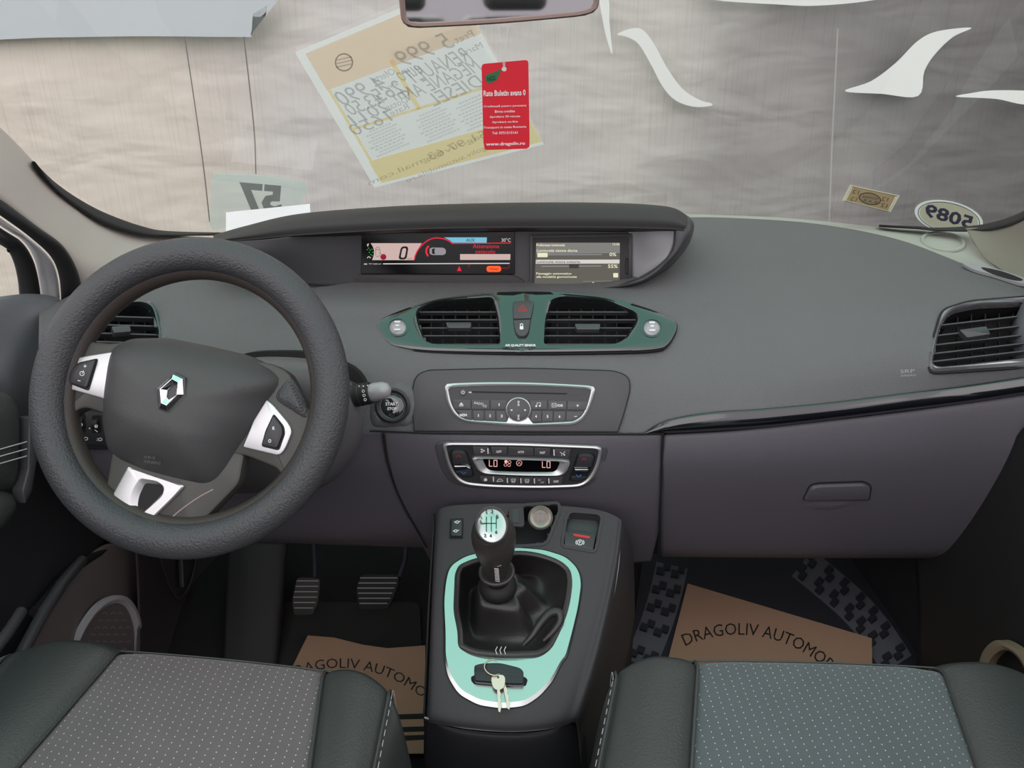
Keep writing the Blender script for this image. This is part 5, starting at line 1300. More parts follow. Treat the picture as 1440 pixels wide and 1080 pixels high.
b = NB(); fp_ = cr([(736, 908, 3), (748, 897, 8), (760, 880, 12), (773, 867, 13), (785, 866, 12), (787, 877, 9), (776, 892, 6), (764, 902, 2)], 5, False); tube(b, [KP.hit(x, y, h * .001) for x, y, h in fp_], [.003 + .004 * math.sin(math.pi * k / (len(fp_) - 1)) for k in range(len(fp_))], 14); obj('gaiter_fold', b, M_gait, T_gl)
b = NB(); tube(b, [KP.hit(x, y, .003) for x, y in inset(well, 1.8)], .0045, 8, closed=True); obj('gaiter_piping', b, M_gait, T_gl)
b = NB()
for x in (698, 704, 710): line(b, [(x + 1.5, 912), (x - 1, 917), (x + 1, 923)], 1, KP, .0085)
obj('stitching', b, M_thread, T_gl, smooth=0)
b = NB(); lathe(b, CO - ax * .012, ax, [(.026, 0), (.028, .006), (.027, .014), (.021, .020), (.017, .022), (.017, .034), (.022, .036), (.0235, .040), (.021, .044)], 36); obj('collar', b, M_rubber, T_gl)
b = NB(); H = (KB - CO).length
prof = [(.018, .026), (.0195, .034), (.0225, .046), (.0290, .066), (.0318, .082), (.0320, .092), (.0295, .102), (.024, .110), (.015, .115), (.004, .117)]
k_ = (H + .026) / .113
lathe(b, CO, ax, [(r * .97, h * k_) for r, h in prof], 44); obj('knob', b, M_knob, T_gl)
b = NB(); tube(b, [CO + ax * .030 + (ax.orthogonal().normalized() * math.cos(a) + ax.cross(ax.orthogonal().normalized()) * math.sin(a)) * .0235 for a in [2 * math.pi * i / 28 for i in range(28)]], .003, 8, closed=True); obj('knob_ring', b, M_knob, T_gl)
sd = (CAM - KB).normalized()
SPn = (sd * .55 + ax * .75).normalized()
SPL = PL(KB + SPn * .0355, SPn)
b = NB(); so2 = ell(691.5, 737.5, 21.5, 24.5, 48, -.08); dome(b, so2, SPL, -.003, .004, 7, 3, n=56); pt = obj('shift_plate', b, mat('silver plate', sr(196, 206, 204), .25, metal=.8), T_gl)
b = NB(); ring(b, ell(691.5, 737.5, 24.5, 27.5, 48, -.08), so2, SPL, [(0, -.010), (0, -.004), (.5, -.0005), (1, -.001), (1, -.006)], 56, c=(691.5, 737.5)); obj('plate_collar', b, M_knob, T_gl)
b = NB()
for x in (684, 691, 698): line(b, [(x, 727), (x, 748)] if x != 698 else [(x, 727), (x, 744)], 1.2, SPL, .0014)
line(b, [(676, 736.5), (698, 736.5)], 1.2, SPL, .0014); line(b, [(676, 736.5), (676, 732)], 1.2, SPL, .0014)
for s, x, y in (('R', 676, 727), ('1', 684, 720), ('3', 692, 719.5), ('5', 699.5, 727), ('2', 682, 753.5), ('4', 690, 754), ('6', 698, 748.5)): text(b, s, SPL, x, y, 3.6 if s != '1' else 1.6, 5, ang=-3, off=.0013, bold=.02)
obj('shift_pattern', b, M_ink, pt, smooth=0)
b = NB()
for k in range(9): q = V((684 + k * .8, 772 + k * 3.0)); p0 = CO + ax * (.075 - .004 * k)
fr = (CAM - (CO + ax * .06)); fr = (fr - ax * fr.dot(ax)).normalized(); sdv = ax.cross(fr)
for k in range(10):
    h = .034 + .0042 * k; r = .0205 + .0009 * k
    p0 = CO + ax * h + fr * r; tube(b, [p0 - sdv * .003 + ax * .001, p0 + sdv * .003 - ax * .001], .0006, 5)
obj('stitching', b, M_thread, T_gl)
b = NB(); p0 = CO + ax * .080 + fr * .0262; tube(b, [p0 + sdv * d + ax * h for d, h in ((.008, .002), (.004, -.002), (0, .002), (-.003, -.001), (.002, -.006), (.007, -.004))], .0008, 6); obj('loose_thread', b, M_thread, T_gl)

# ---- bunch of keys
T_ky = thing('key_bunch', KP.hit(703, 950, .006), 'bunch of steel keys on a ring with black car key in the console slot', 'keys')
b = NB(); prism(b, rr([k3(*p) for p in [(345, 215), (420, 195), (600, 190), (800, 240), (835, 275), (838, 400), (835, 412), (720, 412), (345, 380), (340, 250)]], [3, 6, 8, 6, 3, 2, 2, 2, 3, 3]), KP, .002, .016, .003, 1.6); obj('car_key', b, mat('car key plastic', sr(34, 36, 42), .38), T_ky)
b = NB(); line(b, [k3(345, 300), k3(835, 325)], .8, KP, .0165); obj('key_seam', b, M_inner, T_ky, smooth=0)
b = NB(); rp_ = [k3(*p) for p in [(570, 180), (520, 172), (470, 190), (445, 230), (455, 275), (490, 310), (540, 328), (580, 322)]]
tube(b, [KP.hit(x, y, .019) for x, y in cr(rp_, 5, False)], .0011, 8); obj('key_ring', b, M_steel, T_ky)
def key(hx, hy, tx, ty, h, rad):
    b = NB(); d = V((tx - hx, ty - hy)).normalized(); n_ = V((-d.y, d.x))
    bow = cr([(hx + d.x * a + n_.x * c, hy + d.y * a + n_.y * c) for a, c in ((-rad, 0), (-rad * .7, rad * .8), (0, rad), (rad, rad * .7), (rad * 1.3, 0), (rad, -rad * .7), (0, -rad), (-rad * .7, -rad * .8))], 4)
    ring(b, bow, ell(hx - d.x * rad * .5, hy - d.y * rad * .5, 1.6, n=16), KP, [(0, h), (0, h + .0022), (1, h + .0022), (1, h)], 48, c=(hx - d.x * rad * .5, hy - d.y * rad * .5))
    s = V((hx, hy)) + d * rad; e = V((tx, ty)); w_ = 2.4
    pts = [(s.x + n_.x * w_, s.y + n_.y * w_)]; k = 7
    pts += [(s.x + (e.x - s.x) * t + n_.x * w_, s.y + (e.y - s.y) * t + n_.y * w_) for t in (.5, .95)] + [(e.x, e.y)]
    for i in range(k, 0, -1):
        t = i / (k + 1); pts.append((s.x + (e.x - s.x) * t - n_.x * (w_ - (i % 2) * 1.2), s.y + (e.y - s.y) * t - n_.y * (w_ - (i % 2) * 1.2)))
    pts.append((s.x - n_.x * w_, s.y - n_.y * w_))
    prism(b, pts, KP, h + .0002, h + .002); obj('key', b, M_steel, T_ky, smooth=30)
key(701, 962, 703.5, 1006, .014, 9.5); key(708, 958, 716.5, 1001, .010, 6.5)

# ================================================================== seats
def seat(nm, cx, label, zt, yf, wi, rw, rw_k, skew, sl_, fab):
    """one seat: cushion with perforated fabric middle, leather bolsters, piping and a backrest rising behind the viewpoint"""
    T = thing(nm, (cx, yf - .25, .06), label, 'car seat')
    RW = {-1: rw[0], 1: rw[1]}
    def H(x, y):     # x from the seat centre, y distance back from the front edge
        z = zt + .012 * math.cos(x * 5) - .05 * max(0, y - .2)
        ax_ = abs(x); rw = RW[1 if x > 0 else -1]
        if ax_ > rw + .02: z -= .16 * ((ax_ - rw - .02) / .042) ** 2.4 if ax_ - rw < .062 else .16 + (ax_ - rw - .062) * 4
        return z
    def pt(x, s):    # s: 0 at the foot of the front face .. 1 over the edge .. grows to the back
        ax_ = abs(x)
        front = yf - max(0, ax_ - RW[1 if x > 0 else -1] + .03) ** 2 * 5.5 + sl_ * x
        if s < 1:
            a = s * math.pi / 2
            return V((cx + x * (1 - .02 * (1 - s)), front + .012 - .045 * (1 - math.cos(a)) + .0, H(x, 0) - .055 * (1 - math.sin(a)) - (.09 * (1 - s) ** 3)))
        y = (s - 1) * .5
        return V((cx + x + skew * y, front - .033 - y, H(x, y)))
    ss = [0, .2, .4, .6, .8, 1, 1.08, 1.2, 1.4, 1.7, 2.0]
    def xi(s, side): return side * (wi + rw_k * max(0, s - 1))
    # fabric insert
    rows = [[pt(xi(s, -1) + (xi(s, 1) - xi(s, -1)) * k / 8, s) + V((0, 0, -.004 if k in (0, 8) else 0)) for k in range(9)] for s in ss]
    b = NB(); grid(b, rows, 48, 60); bmesh.ops.recalc_face_normals(b, faces=b.faces[:]); toward_cam(b); obj('fabric_insert', b, fab, T, normals=False, solid=.004, smooth=80)
    for side in (-1, 1):
        rows = []
        for s in ss:
            a = xi(s, side); e = side * (RW[side] + .062)
            rows.append([pt(a + (e - a) * t, s) + V((0, 0, .010 * math.sin(math.pi * min(1, t * 1.4)) - (.004 if t == 0 else 0))) for t in (0, .1, .25, .4, .55, .7, .8, .88, .95, 1)] + [pt(e, s) + V((side * .004, 0, -.12)), pt(e, s) + V((side * .0, 0, -.24))])
        b = NB(); grid(b, rows, 44, 60); bmesh.ops.recalc_face_normals(b, faces=b.faces[:]); toward_cam(b); o = obj('leather_bolster', b, M_leath, T, normals=False, solid=.004, smooth=80)
        b = NB(); q = [pt(xi(s, side), s) + V((0, .0, .0005)) for s in [.3 + 1.7 * k / 40 for k in range(41)]]; tube(b, q, .0022, 6); obj('seam_piping', b, M_leath, T)
        b = NB()
        xs_ = side * (RW[side] + .030)
        q = [pt(xs_, s) + V((0, 0, .009)) for s in [.25 + 1.75 * k / 60 for k in range(61)]]
        tube(b, q, .0016, 6); obj('edge_piping', b, M_leath, T)
        b = NB()
        for k in range(0, 60): 
            p = q[k] + V((side * .004, 0, -.0005)); p2 = q[k].lerp(q[k + 1], .6) + V((side * .004, 0, -.0005)); tube(b, [p, p2], .00035, 4)
        obj('edge_stitching', b, M_thread, o)
    b = NB(); q = [pt(-RW[-1] + (RW[1] + RW[-1]) * k / 40, .75) + V((0, .001, .001)) for k in range(41)]; tube(b, q, .0012, 6); obj('front_piping', b, M_leath, T)
    b = NB()
    hw = min(RW.values()) - .01
    for (x0, x1, y0, y1, z0, z1) in ((-hw, hw, yf - .52, yf - .08, .10, zt - .09),):
        vs = [b.verts.new((cx + x, y, z)) for z in (z0, z1) for x, y in ((x0, y0), (x1, y0), (x1, y1), (x0, y1))]
        for f in ((0, 3, 2, 1), (4, 5, 6, 7), (0, 1, 5, 4), (1, 2, 6, 5), (2, 3, 7, 6), (3, 0, 4, 7)): face(b, [vs[i] for i in f])
    obj('seat_base', b, M_dark, T, bevel=.02, seg=3)
    for side in (-1, 1):
        b = NB(); tube(b, [V((cx + side * .2, yf - .5, .075)), V((cx + side * .2, yf - .06, .075))], .014, 8); obj('seat_rail', b, M_steel, T)
    return T
def fabric(nm, col, dot, rot):
    m = bpy.data.materials.new(nm); m.use_nodes = True; nt = m.node_tree; bs = nt.nodes['Principled BSDF']; bs.inputs['Roughness'].default_value = .85; bs.inputs['Sheen Weight'].default_value = .25
    tc = nt.nodes.new('ShaderNodeTexCoord'); mp = nt.nodes.new('ShaderNodeMapping'); mp.inputs['Rotation'].default_value = (0, 0, rot); nt.links.new(tc.outputs['Object'], mp.inputs[0])
    sp = nt.nodes.new('ShaderNodeSeparateXYZ'); nt.links.new(mp.outputs[0], sp.inputs[0])
    def M(op, a, c=None, d=None):
        n = nt.nodes.new('ShaderNodeMath'); n.operation = op
        for i, x in enumerate((a, c, d)):
            if x is None: continue
            if isinstance(x, (int, float)): n.inputs[i].default_value = x
            else: nt.links.new(x, n.inputs[i])
        return n.outputs[0]
    colx = M('DIVIDE', sp.outputs[0], .0108)
    row_off = M('MULTIPLY', M('MODULO', M('ABSOLUTE', M('FLOOR', colx)), 2), .5)
    fx = M('ABSOLUTE', M('SUBTRACT', M('FRACT', colx), .5))
    fy = M('ABSOLUTE', M('SUBTRACT', M('FRACT', M('ADD', M('DIVIDE', sp.outputs[1], .0084), row_off)), .5))
    m1 = M('LESS_THAN', fx, .045); m2 = M('LESS_THAN', fy, .095); mk = M('MULTIPLY', m1, m2)
    rib = M('MULTIPLY', M('SINE', M('MULTIPLY', sp.outputs[0], 2200)), .5)
    nz = nt.nodes.new('ShaderNodeTexNoise'); nz.inputs['Scale'].default_value = 14; nz.inputs['Detail'].default_value = 4; nt.links.new(tc.outputs['Object'], nz.inputs['Vector'])
    r0 = nt.nodes.new('ShaderNodeMix'); r0.data_type = 'RGBA'; r0.inputs[6].default_value = (*[c * .82 for c in col], 1); r0.inputs[7].default_value = (*[c * 1.18 for c in col], 1); nt.links.new(nz.outputs['Fac'], r0.inputs[0])
    mx = nt.nodes.new('ShaderNodeMix'); mx.data_type = 'RGBA'; nt.links.new(mk, mx.inputs[0]); nt.links.new(r0.outputs[2], mx.inputs[6]); mx.inputs[7].default_value = (*dot, 1)
    nt.links.new(mx.outputs[2], bs.inputs['Base Color'])
    n2 = nt.nodes.new('ShaderNodeTexNoise'); n2.inputs['Scale'].default_value = 1500; nt.links.new(tc.outputs['Object'], n2.inputs['Vector'])
    bp = nt.nodes.new('ShaderNodeBump'); bp.inputs['Strength'].default_value = .5; bp.inputs['Distance'].default_value = .0006; nt.links.new(n2.outputs['Fac'], bp.inputs['Height']); nt.links.new(bp.outputs[0], bs.inputs['Normal'])
    return m
F1 = fabric('driver seat fabric', sr(98, 92, 94), sr(215, 210, 210), 0)
F2 = fabric('passenger seat fabric', sr(80, 87, 91), sr(190, 198, 198), 0)
seat('driver_seat', -.372, 'driver seat cushion of dotted grey fabric with dark leather sides', .400, .792, .138, (.25, .194), .065, 0, -.13, F1)
seat('passenger_seat', .385, 'passenger seat cushion with pale dotted fabric and dark leather sides', .400, .786, .152, (.226, .245), 0, -.27, -.04, F2)

# ================================================================== floor, footwells
b = NB()
for x, y in ((-.78, -1.5), (.78, -1.5), (.78, 1.62), (-.78, 1.62)): b.verts.new((x, y, .05))
face(b, b.verts[:]); obj('floor', b, M_floor, kind='structure', solid=.02, smooth=0)
b = NB(); grid(b, [[V((x, 1.60, .05)) for x in (-.8, 0, .8)], [V((x, 1.70, .12)) for x in (-.8, 0, .8)], [V((x, 1.80, .40)) for x in (-.8, 0, .8)], [V((x, 1.83, .66)) for x in (-.8, 0, .8)]], 8, 16); toward_cam(b)
obj('wall_front', b, M_floor, kind='structure', solid=.02, normals=False)

def fz(u, v, z=.058): return P(u, v, Z=z)
FP = PL((0, 1, .058), (0, 0, 1))
def rubber_mat(outline, label, paths, m1, m2):
    T = thing('rubber_mat', FP.hit(*centre(outline)), label, 'floor mat')
    b = NB(); prism(b, rr(outline, 12), FP.up(-.006), 0, .006); obj('mat_base', b, m1, T)
    for path, w_, h_, n_ in paths:
        q = cr(path, 8, False); b = NB(); line(b, q, h_ * 2.5, FP, .0008); obj('tread_band', b, m2, T, smooth=0)
        for pts in blocks(path, w_, h_, n_):
            b = NB(); prism(b, pts, FP, .0, .006); obj('tread_block', b, m1, T, smooth=0)
    return T
def blocks(path, w_, h_, n_):
    """two bands of stepped tread blocks along a path"""
    out = []
    path = cr(path, 20, False)
    tot = len(path) - 1
    for k in range(n_):
        i = int((k + .5) / n_ * tot); a = V(path[max(i - 3, 0)]); c = V(path[min(i + 3, tot)]); d = (c - a).normalized(); n2 = V((-d.y, d.x)); o = V(path[i])
        for side in (0, 1):
            s = 1 if side else -1
            base = o + n2 * (h_ * .58 * s)
            L_ = [(-.34, -.5), (.02, -.5), (.02, -.05), (.34, -.05), (.34, .5), (-.02, .5), (-.02, .1), (-.34, .1)]
            out.append([tuple(base + d * (x * w_) + n2 * (y * h_)) for x, y in L_])
    return out
mo_ = [(905, 782), (1262, 782), (1283, 860), (1295, 960), (1300, 1060), (880, 1060), (884, 930), (895, 850)]
rubber_mat(mo_, 'blue black rubber mat with stepped treads in the passenger footwell', [([(900, 935), (922, 880), (936, 835), (945, 795)], 25, 18, 5), ([(1128, 792), (1165, 822), (1202, 855), (1232, 890), (1262, 935)], 24, 19, 7)], M_mat, M_matrib)
rubber_mat([(385, 850), (590, 850), (600, 1060), (360, 1060), (370, 930)], 'plain black rubber mat in the driver footwell', [], M_rubber, M_rubber)
def paper(nm, outline, zz, label, words):
    T = thing(nm, FP.hit(*centre(outline)), label, 'paper mat')
    Q = FP.up(zz); b = NB(); 
    prism(b, outline, Q, 0, .0008); obj('paper', b, M_kraft, T, smooth=0)
    b = NB(); words(b, Q.up(.0012)); obj('lettering', b, M_ink, T, smooth=0)
    return T
def w1(b, Q):
    text(b, 'DRAGOLIV AUTOMOBILE', Q, 1084, 890, 252, 17, ang=14, off=0, arc=190)
    ring(b, ell(1050, 990, 46, 30), ell(1050, 990, 40, 25), Q, [(0, 0), (1, 0), (1, .0002), (0, .0002)], 40)
paper('paper_mat', [(967, 821), (1226, 898), (1228, 1060), (905, 1060)], .0075, 'brown paper mat with black arched lettering in the passenger footwell', w1)
def w2(b, Q):
    text(b, 'DRAGOLIV AUTOMOBILE', Q, 523, 938, 250, 14, ang=14, off=0, arc=185)
    for k, y in enumerate((1006, 1024, 1036)): prism(b, [(520, y), (640, y - 4), (640, y + 4 - k), (545 + 8 * k, y + 6)], Q, 0, .0003)
paper('paper_mat', cr([(433, 894), (470, 897), (510, 907), (545, 912), (598, 908), (600, 1060), (352, 1060), (420, 920)], 1), .0075, 'brown paper mat with black arched lettering in the driver footwell', w2)

# pedals
def pedal(outline, y, label, arm, nr, face_m):
    T = thing('pedal', P(*centre(outline), Y=y), label, 'pedal')
    Q = PL(P(*centre(outline), Y=y), (0, -.85, .5))
    b = NB(); prism(b, rr(outline, 5), Q, -.008, .004, .002, 1.5); pd = obj('pad', b, face_m, T)
    ys = [p[1] for p in outline]; y0, y1 = min(ys), max(ys); b = NB()
    for k in range(nr):
        yy = y0 + (y1 - y0) * (k + .6) / nr; s = span(outline, (yy, .01))
        if s: line(b, [(s[0] + 2, yy), (s[1] - 2, yy)], 1.4, Q, .0048)
    obj('grip_rib', b, M_grey, pd, smooth=0)
    b = NB(); tube(b, [P(*arm[0], Y=y + .015), P(*arm[1], Y=y + .04), P(*arm[2], Y=y + .10)], .009, 10, ry=.004); obj('arm', b, mat('pedal steel', sr(88, 86, 104), .5, metal=.4), T)
pedal([(418, 812), (450, 813), (451, 820), (448, 848), (440, 865), (414, 865), (411, 845)], 1.27, 'clutch pedal with ribbed grey pad in the driver footwell', [(443, 812), (443, 790), (441, 755)], 7, mat('clutch pad', sr(64, 62, 60), .7))
pedal([(508, 808), (560, 808), (562, 820), (550, 850), (544, 858), (505, 858), (501, 830)], 1.27, 'wider black brake pedal pad with a metal edge', [(562, 812), (570, 790), (572, 755)], 7, mat('brake pad', sr(36, 36, 38), .7))
# footrest and kick panel
KQ = lambda l, X: [P(u, v, X=X) for u, v in l]
T_f = thing('footrest', P(360, 850, Y=1.35), 'smooth dark footrest panel left of the clutch pedal', 'footrest')
sheet('panel', [rowp(r) for r in ([(322, 762, 1.47), (350, 762, 1.45), (398, 762, 1.45), (404, 764, 1.48)], [(318, 840, 1.31), (350, 840, 1.29), (392, 840, 1.29), (400, 842, 1.32)], [(315, 925, 1.16), (345, 925, 1.15), (383, 925, 1.15), (392, 927, 1.17)], [(312, 990, 1.05), (345, 990, 1.04), (378, 990, 1.04), (388, 990, 1.05)])], mat('footrest plastic', sr(58, 55, 59), .6), T_f, 16, 24)
# kick panel with the bonnet release
kick = [rowp(r) for r in ([(190, 740, 1.20), (225, 740, 1.33), (280, 740, 1.50), (330, 740, 1.60)], [(195, 830, 1.17), (230, 830, 1.30), (280, 830, 1.42), (326, 830, 1.50)], [(196, 930, 1.10), (230, 930, 1.17), (280, 930, 1.25), (322, 930, 1.32)])]
T_kp = thing('kick_panel', P(260, 830, Y=1.38), 'dark side panel with a bonnet release recess ahead of the door', 'side panel')
sheet('panel', kick, mat('kick plastic', sr(66, 60, 63), .5), T_kp, 24, 20)
KK = bvh(kick); KKP = plane_on(KK, (240, 790), (272, 790), (252, 838), .003)
b = NB(); ro_ = cr([(222, 775), (232, 768), (272, 768), (272, 800), (262, 830), (251, 842), (241, 832), (230, 805)], 4); tube(b, [KKP.hit(x, y, .002) for x, y in ro_], .0022, 8, closed=True); obj('recess_rim', b, M_cen, T_kp)
b = NB(); prism(b, [(250, 780), (266, 780), (262, 800), (252, 826)], KKP, .0, .010, .002, 1); obj('release_lever', b, M_inner, T_kp)

# ================================================================== doors and pillars (left)
T_dl = thing('door_1', P(30, 560, X=-.72), 'dark grey driver door with curved armrest and stitched panel at the left edge', 'car door', kind='structure')
# window ledge of the door
sheet('door_ledge', [[P(-150, 430, Y=.95), P(-60, 425, Y=1.02), P(0, 417, Y=1.10), P(40, 413, Y=1.18), P(72, 416, Y=1.24), P(90, 424, Y=1.26)], [P(-150, 452, Y=.92), P(-60, 442, Y=.99), P(0, 432, Y=1.07), P(40, 425, Y=1.14), P(75, 424, Y=1.19), P(96, 432, Y=1.20)],
      [P(-150, 520, Y=.90), P(-60, 510, Y=.97), P(0, 490, Y=1.04), P(40, 470, Y=1.10), P(66, 455, Y=1.14), P(92, 450, Y=1.16)], [P(-150, 590, Y=.90), P(-60, 575, Y=.96), P(0, 540, Y=1.02), P(30, 545, Y=1.06), P(60, 530, Y=1.10), P(84, 520, Y=1.14)],
      [P(-150, 640, Y=.92), P(-60, 630, Y=.97), P(0, 600, Y=1.03), P(35, 620, Y=1.07), P(56, 620, Y=1.10), P(84, 600, Y=1.13)]], M_door, T_dl, 40, 36)
b = NB(); dq = PL(P(0, 600, X=-.70), (.94, -.3, .1))
b = NB(); dome(b, rr([(-80, 548), (-20, 546), (14, 552), (29, 572), (31, 600), (30, 660), (24, 688), (-80, 692)], [4, 14, 16, 14, 10, 10, 12, 4]), dq, -.004, .018, 8, 5, n=72); obj('padded_insert', b, M_leath, T_dl)
b = NB()
for k, y in enumerate((632, 642, 652)): tube(b, [dq.hit(x, y - (x * .28) - 4, .0145) for x in (-60, -20, 0, 14, 27)], .0008, 6)
obj('stitching', b, M_thread, T_dl)
b = NB(); prism(b, rr([(30, 586), (43, 584), (42, 640), (34, 690), (24, 708), (20, 690), (28, 660)], 3), dq, -.004, .016, .003, 1.5); obj('grip_strip', b, M_cen, T_dl)
b = NB(); dome(b, rr([(-80, 690), (5, 690), (22, 698), (25, 712), (10, 738), (-20, 760), (-80, 770)], 8), dq, .0, .024, 8, 3, n=60); obj('armrest_pad', b, M_leath, T_dl)
# inner dark face below
sheet('door_inner', [[P(-160, 600, X=-.76), P(-60, 600, X=-.76), P(20, 590, X=-.745), P(60, 580, X=-.735), P(110, 560, X=-.73)], [P(-160, 720, X=-.76), P(-60, 720, X=-.76), P(40, 720, X=-.75), P(100, 720, X=-.74), P(170, 720, X=-.73)],
      [P(-160, 860, X=-.75), P(-60, 860, X=-.75), P(20, 850, X=-.745), P(70, 800, X=-.74), P(140, 770, X=-.735)], [P(-160, 960, X=-.74), P(-60, 960, X=-.74), P(0, 940, X=-.74), P(30, 920, X=-.74), P(60, 900, X=-.74)]], M_dark, T_dl, 24, 24)
sheet('door_pocket', [[P(112, 790, X=-.735), P(150, 765, X=-.73), P(190, 770, X=-.72), P(200, 800, X=-.715)], [P(70, 850, X=-.72), P(110, 840, X=-.715), P(180, 840, X=-.715), P(205, 860, X=-.715)], [P(28, 925, X=-.71), P(80, 925, X=-.705), P(170, 925, X=-.71), P(208, 925, X=-.715)], [P(0, 990, X=-.70), P(70, 1000, X=-.70), P(170, 1000, X=-.71), P(210, 1000, X=-.715)]], M_doorlow, T_dl, 24, 24)
b = NB(); tube(b, [P(u, v, X=x) for u, v, x in ((115, 788, -.73), (88, 820, -.715), (62, 860, -.705), (38, 905, -.70), (15, 950, -.695))], .009, 12); obj('pocket_edge', b, M_cen, T_dl)
b = NB(); tube(b, [P(u, v, X=x) for u, v, x in ((150, 772, -.735), (100, 800, -.73), (66, 842, -.725), (48, 862, -.72))], .008, 10); obj('pocket_groove', b, M_black, T_dl)
b = NB(); tube(b, [P(u, v, X=x) for u, v, x in ((30, 860, -.70), (12, 888, -.69), (-20, 930, -.68))], .008, 10); obj('lower_grip', b, M_cen, T_dl)
DP = PL(P(150, 870, X=-.70), (1, -.12, .03))
so_o = cr([(95, 945), (100, 905), (115, 872), (135, 848), (158, 837), (178, 842), (192, 865), (196, 895), (194, 945), (170, 985), (120, 985)], 5)
so_i = cr([(103, 945), (107, 908), (120, 880), (138, 858), (158, 848), (174, 854), (184, 875), (187, 900), (183, 945), (165, 975), (125, 975)], 5)
b = NB(); ring(b, so_o, so_i, DP, [(0, 0), (0, .006), (.5, .009), (1, .005), (1, 0)], 90, c=(147, 910)); obj('speaker_ring', b, mat('speaker ring', sr(205, 200, 205), .35, metal=.3), T_dl)
b = NB(); prism(b, so_i, DP, 0, .003); sg_ = obj('speaker_grille', b, M_doorlow, T_dl, smooth=0)
b = NB()
for j in range(8):
    for i in range(7):
        x, y = 112 + i * 11 + (j % 2) * 5, 862 + j * 10
        if inside((x, y), shrink(so_i, .9)): line(b, [(x - 3.5, y + 1.5), (x, y - 1.2), (x + 3.5, y + 1.5)], .8, DP, .0036)
obj('grille_pattern', b, M_grey, sg_, smooth=0)
# A-pillar trim (left)
pl_rows = [[P(-160, 60, Y=1.02), P(-60, 140, Y=1.14), P(0, 186, Y=1.24), P(60, 247, Y=1.33), P(105, 286, Y=1.40), P(150, 314, Y=1.46), P(205, 330, Y=1.54), P(270, 336, Y=1.62), P(330, 339, Y=1.68)],
           [P(-160, 120, Y=.95), P(-60, 190, Y=1.07), P(0, 232, Y=1.15), P(55, 285, Y=1.24), P(95, 316, Y=1.30), P(135, 340, Y=1.36), P(190, 358, Y=1.44), P(260, 362, Y=1.52), P(330, 362, Y=1.56)],
           [P(-160, 170, Y=.90), P(-60, 235, Y=1.02), P(0, 277, Y=1.10), P(50, 318, Y=1.17), P(85, 345, Y=1.22), P(118, 372, Y=1.26), P(165, 392, Y=1.32), P(240, 400, Y=1.40), P(320, 405, Y=1.46)],
           [P(-160, 180, Y=.92), P(-60, 246, Y=1.04), P(0, 287, Y=1.12), P(52, 326, Y=1.19), P(88, 356, Y=1.24), P(112, 405, Y=1.26), P(115, 425, Y=1.26), P(200, 440, Y=1.30), P(310, 440, Y=1.35)]]
b = NB(); grid(b, pl_rows, 70, 30); toward_cam(b); obj('trim_3', b, M_pill, kind='structure', normals=False, solid=.006, soff=1)
# door seal, white car body and window frame
def arcstrip(nm, outer, inner, Y0, m_, kind, hgt=.01, parent=None, r=None):
    b = NB(); A = cr(outer, 8, False); B = cr(inner, 8, False); n_ = min(len(A), len(B)); A = A[:n_]; B = B[:n_]
    rows = []
    for t, dh in ((0, .015), (.08, 0), (.3, -.007), (.6, -.008), (.92, 0), (1, .015)):
        rows.append([P(a[0] + (c[0] - a[0]) * t, a[1] + (c[1] - a[1]) * t, Y=y[0] + (y[1] - y[0]) * i / (n_ - 1) + dh) for i, (a, c) in enumerate(zip(A, B)) for y in (Y0,)])
    grid(b, rows, 50, 20); toward_cam(b); return obj(nm, b, m_, parent, kind=kind, normals=False, solid=.003)
arcstrip('trim_4', [(-120, 190), (0, 279), (52, 318), (88, 345), (108, 378), (116, 410)], [(-120, 222), (0, 303), (45, 336), (72, 362), (83, 390), (86, 425)], (1.05, 1.235), M_rubber, 'structure')
arcstrip('car_body_edge', [(-120, 224), (0, 305), (45, 338), (72, 364), (82, 390), (86, 425)], [(-120, 240), (0, 318), (30, 338), (46, 362), (53, 390), (57, 418)], (1.09, 1.27), M_body, 'structure')
bpy.data.objects['car_body_edge'].name = 'trim_5'
arcstrip('trim_6', [(-120, 242), (0, 320), (30, 340), (46, 364), (54, 392), (58, 420)], [(-120, 272), (0, 344), (12, 354), (20, 372), (25, 395), (27, 416)], (1.06, 1.24), M_rubber, 'structure')
b = NB(); flat(b, [(-160, 230), (0, 340), (16, 360), (26, 395), (28, 420), (-160, 432)], PL(P(0, 380, Y=1.18), (.9, -.4, .1)), 0); obj('window_2', b, M_glass, kind='structure', smooth=0)

# right pillar
pr_rows = [[P(u, v, Y=y - .02) for u, v, y in r] for r in (
   [(1360, 324, 1.50), (1400, 321, 1.42), (1440, 307, 1.34), (1500, 265, 1.24), (1600, 160, 1.08), (1720, 10, .95)],
   [(1371, 345, 1.42), (1410, 348, 1.36), (1460, 335, 1.28), (1520, 300, 1.19), (1610, 210, 1.05), (1730, 60, .93)],
   [(1393, 370, 1.35), (1430, 378, 1.28), (1490, 372, 1.20), (1560, 350, 1.12), (1650, 270, 1.0), (1750, 130, .9)],
   [(1420, 389, 1.27), (1455, 405, 1.19), (1520, 418, 1.1), (1600, 400, 1.04), (1700, 340, .95), (1780, 220, .87)])]
b = NB(); grid(b, pr_rows, 40, 30); toward_cam(b); obj('trim_7', b, mat('right pillar trim', sr(128, 126, 114), .8, grain=.2, gs=600), kind='structure', normals=False, solid=.006, soff=1)
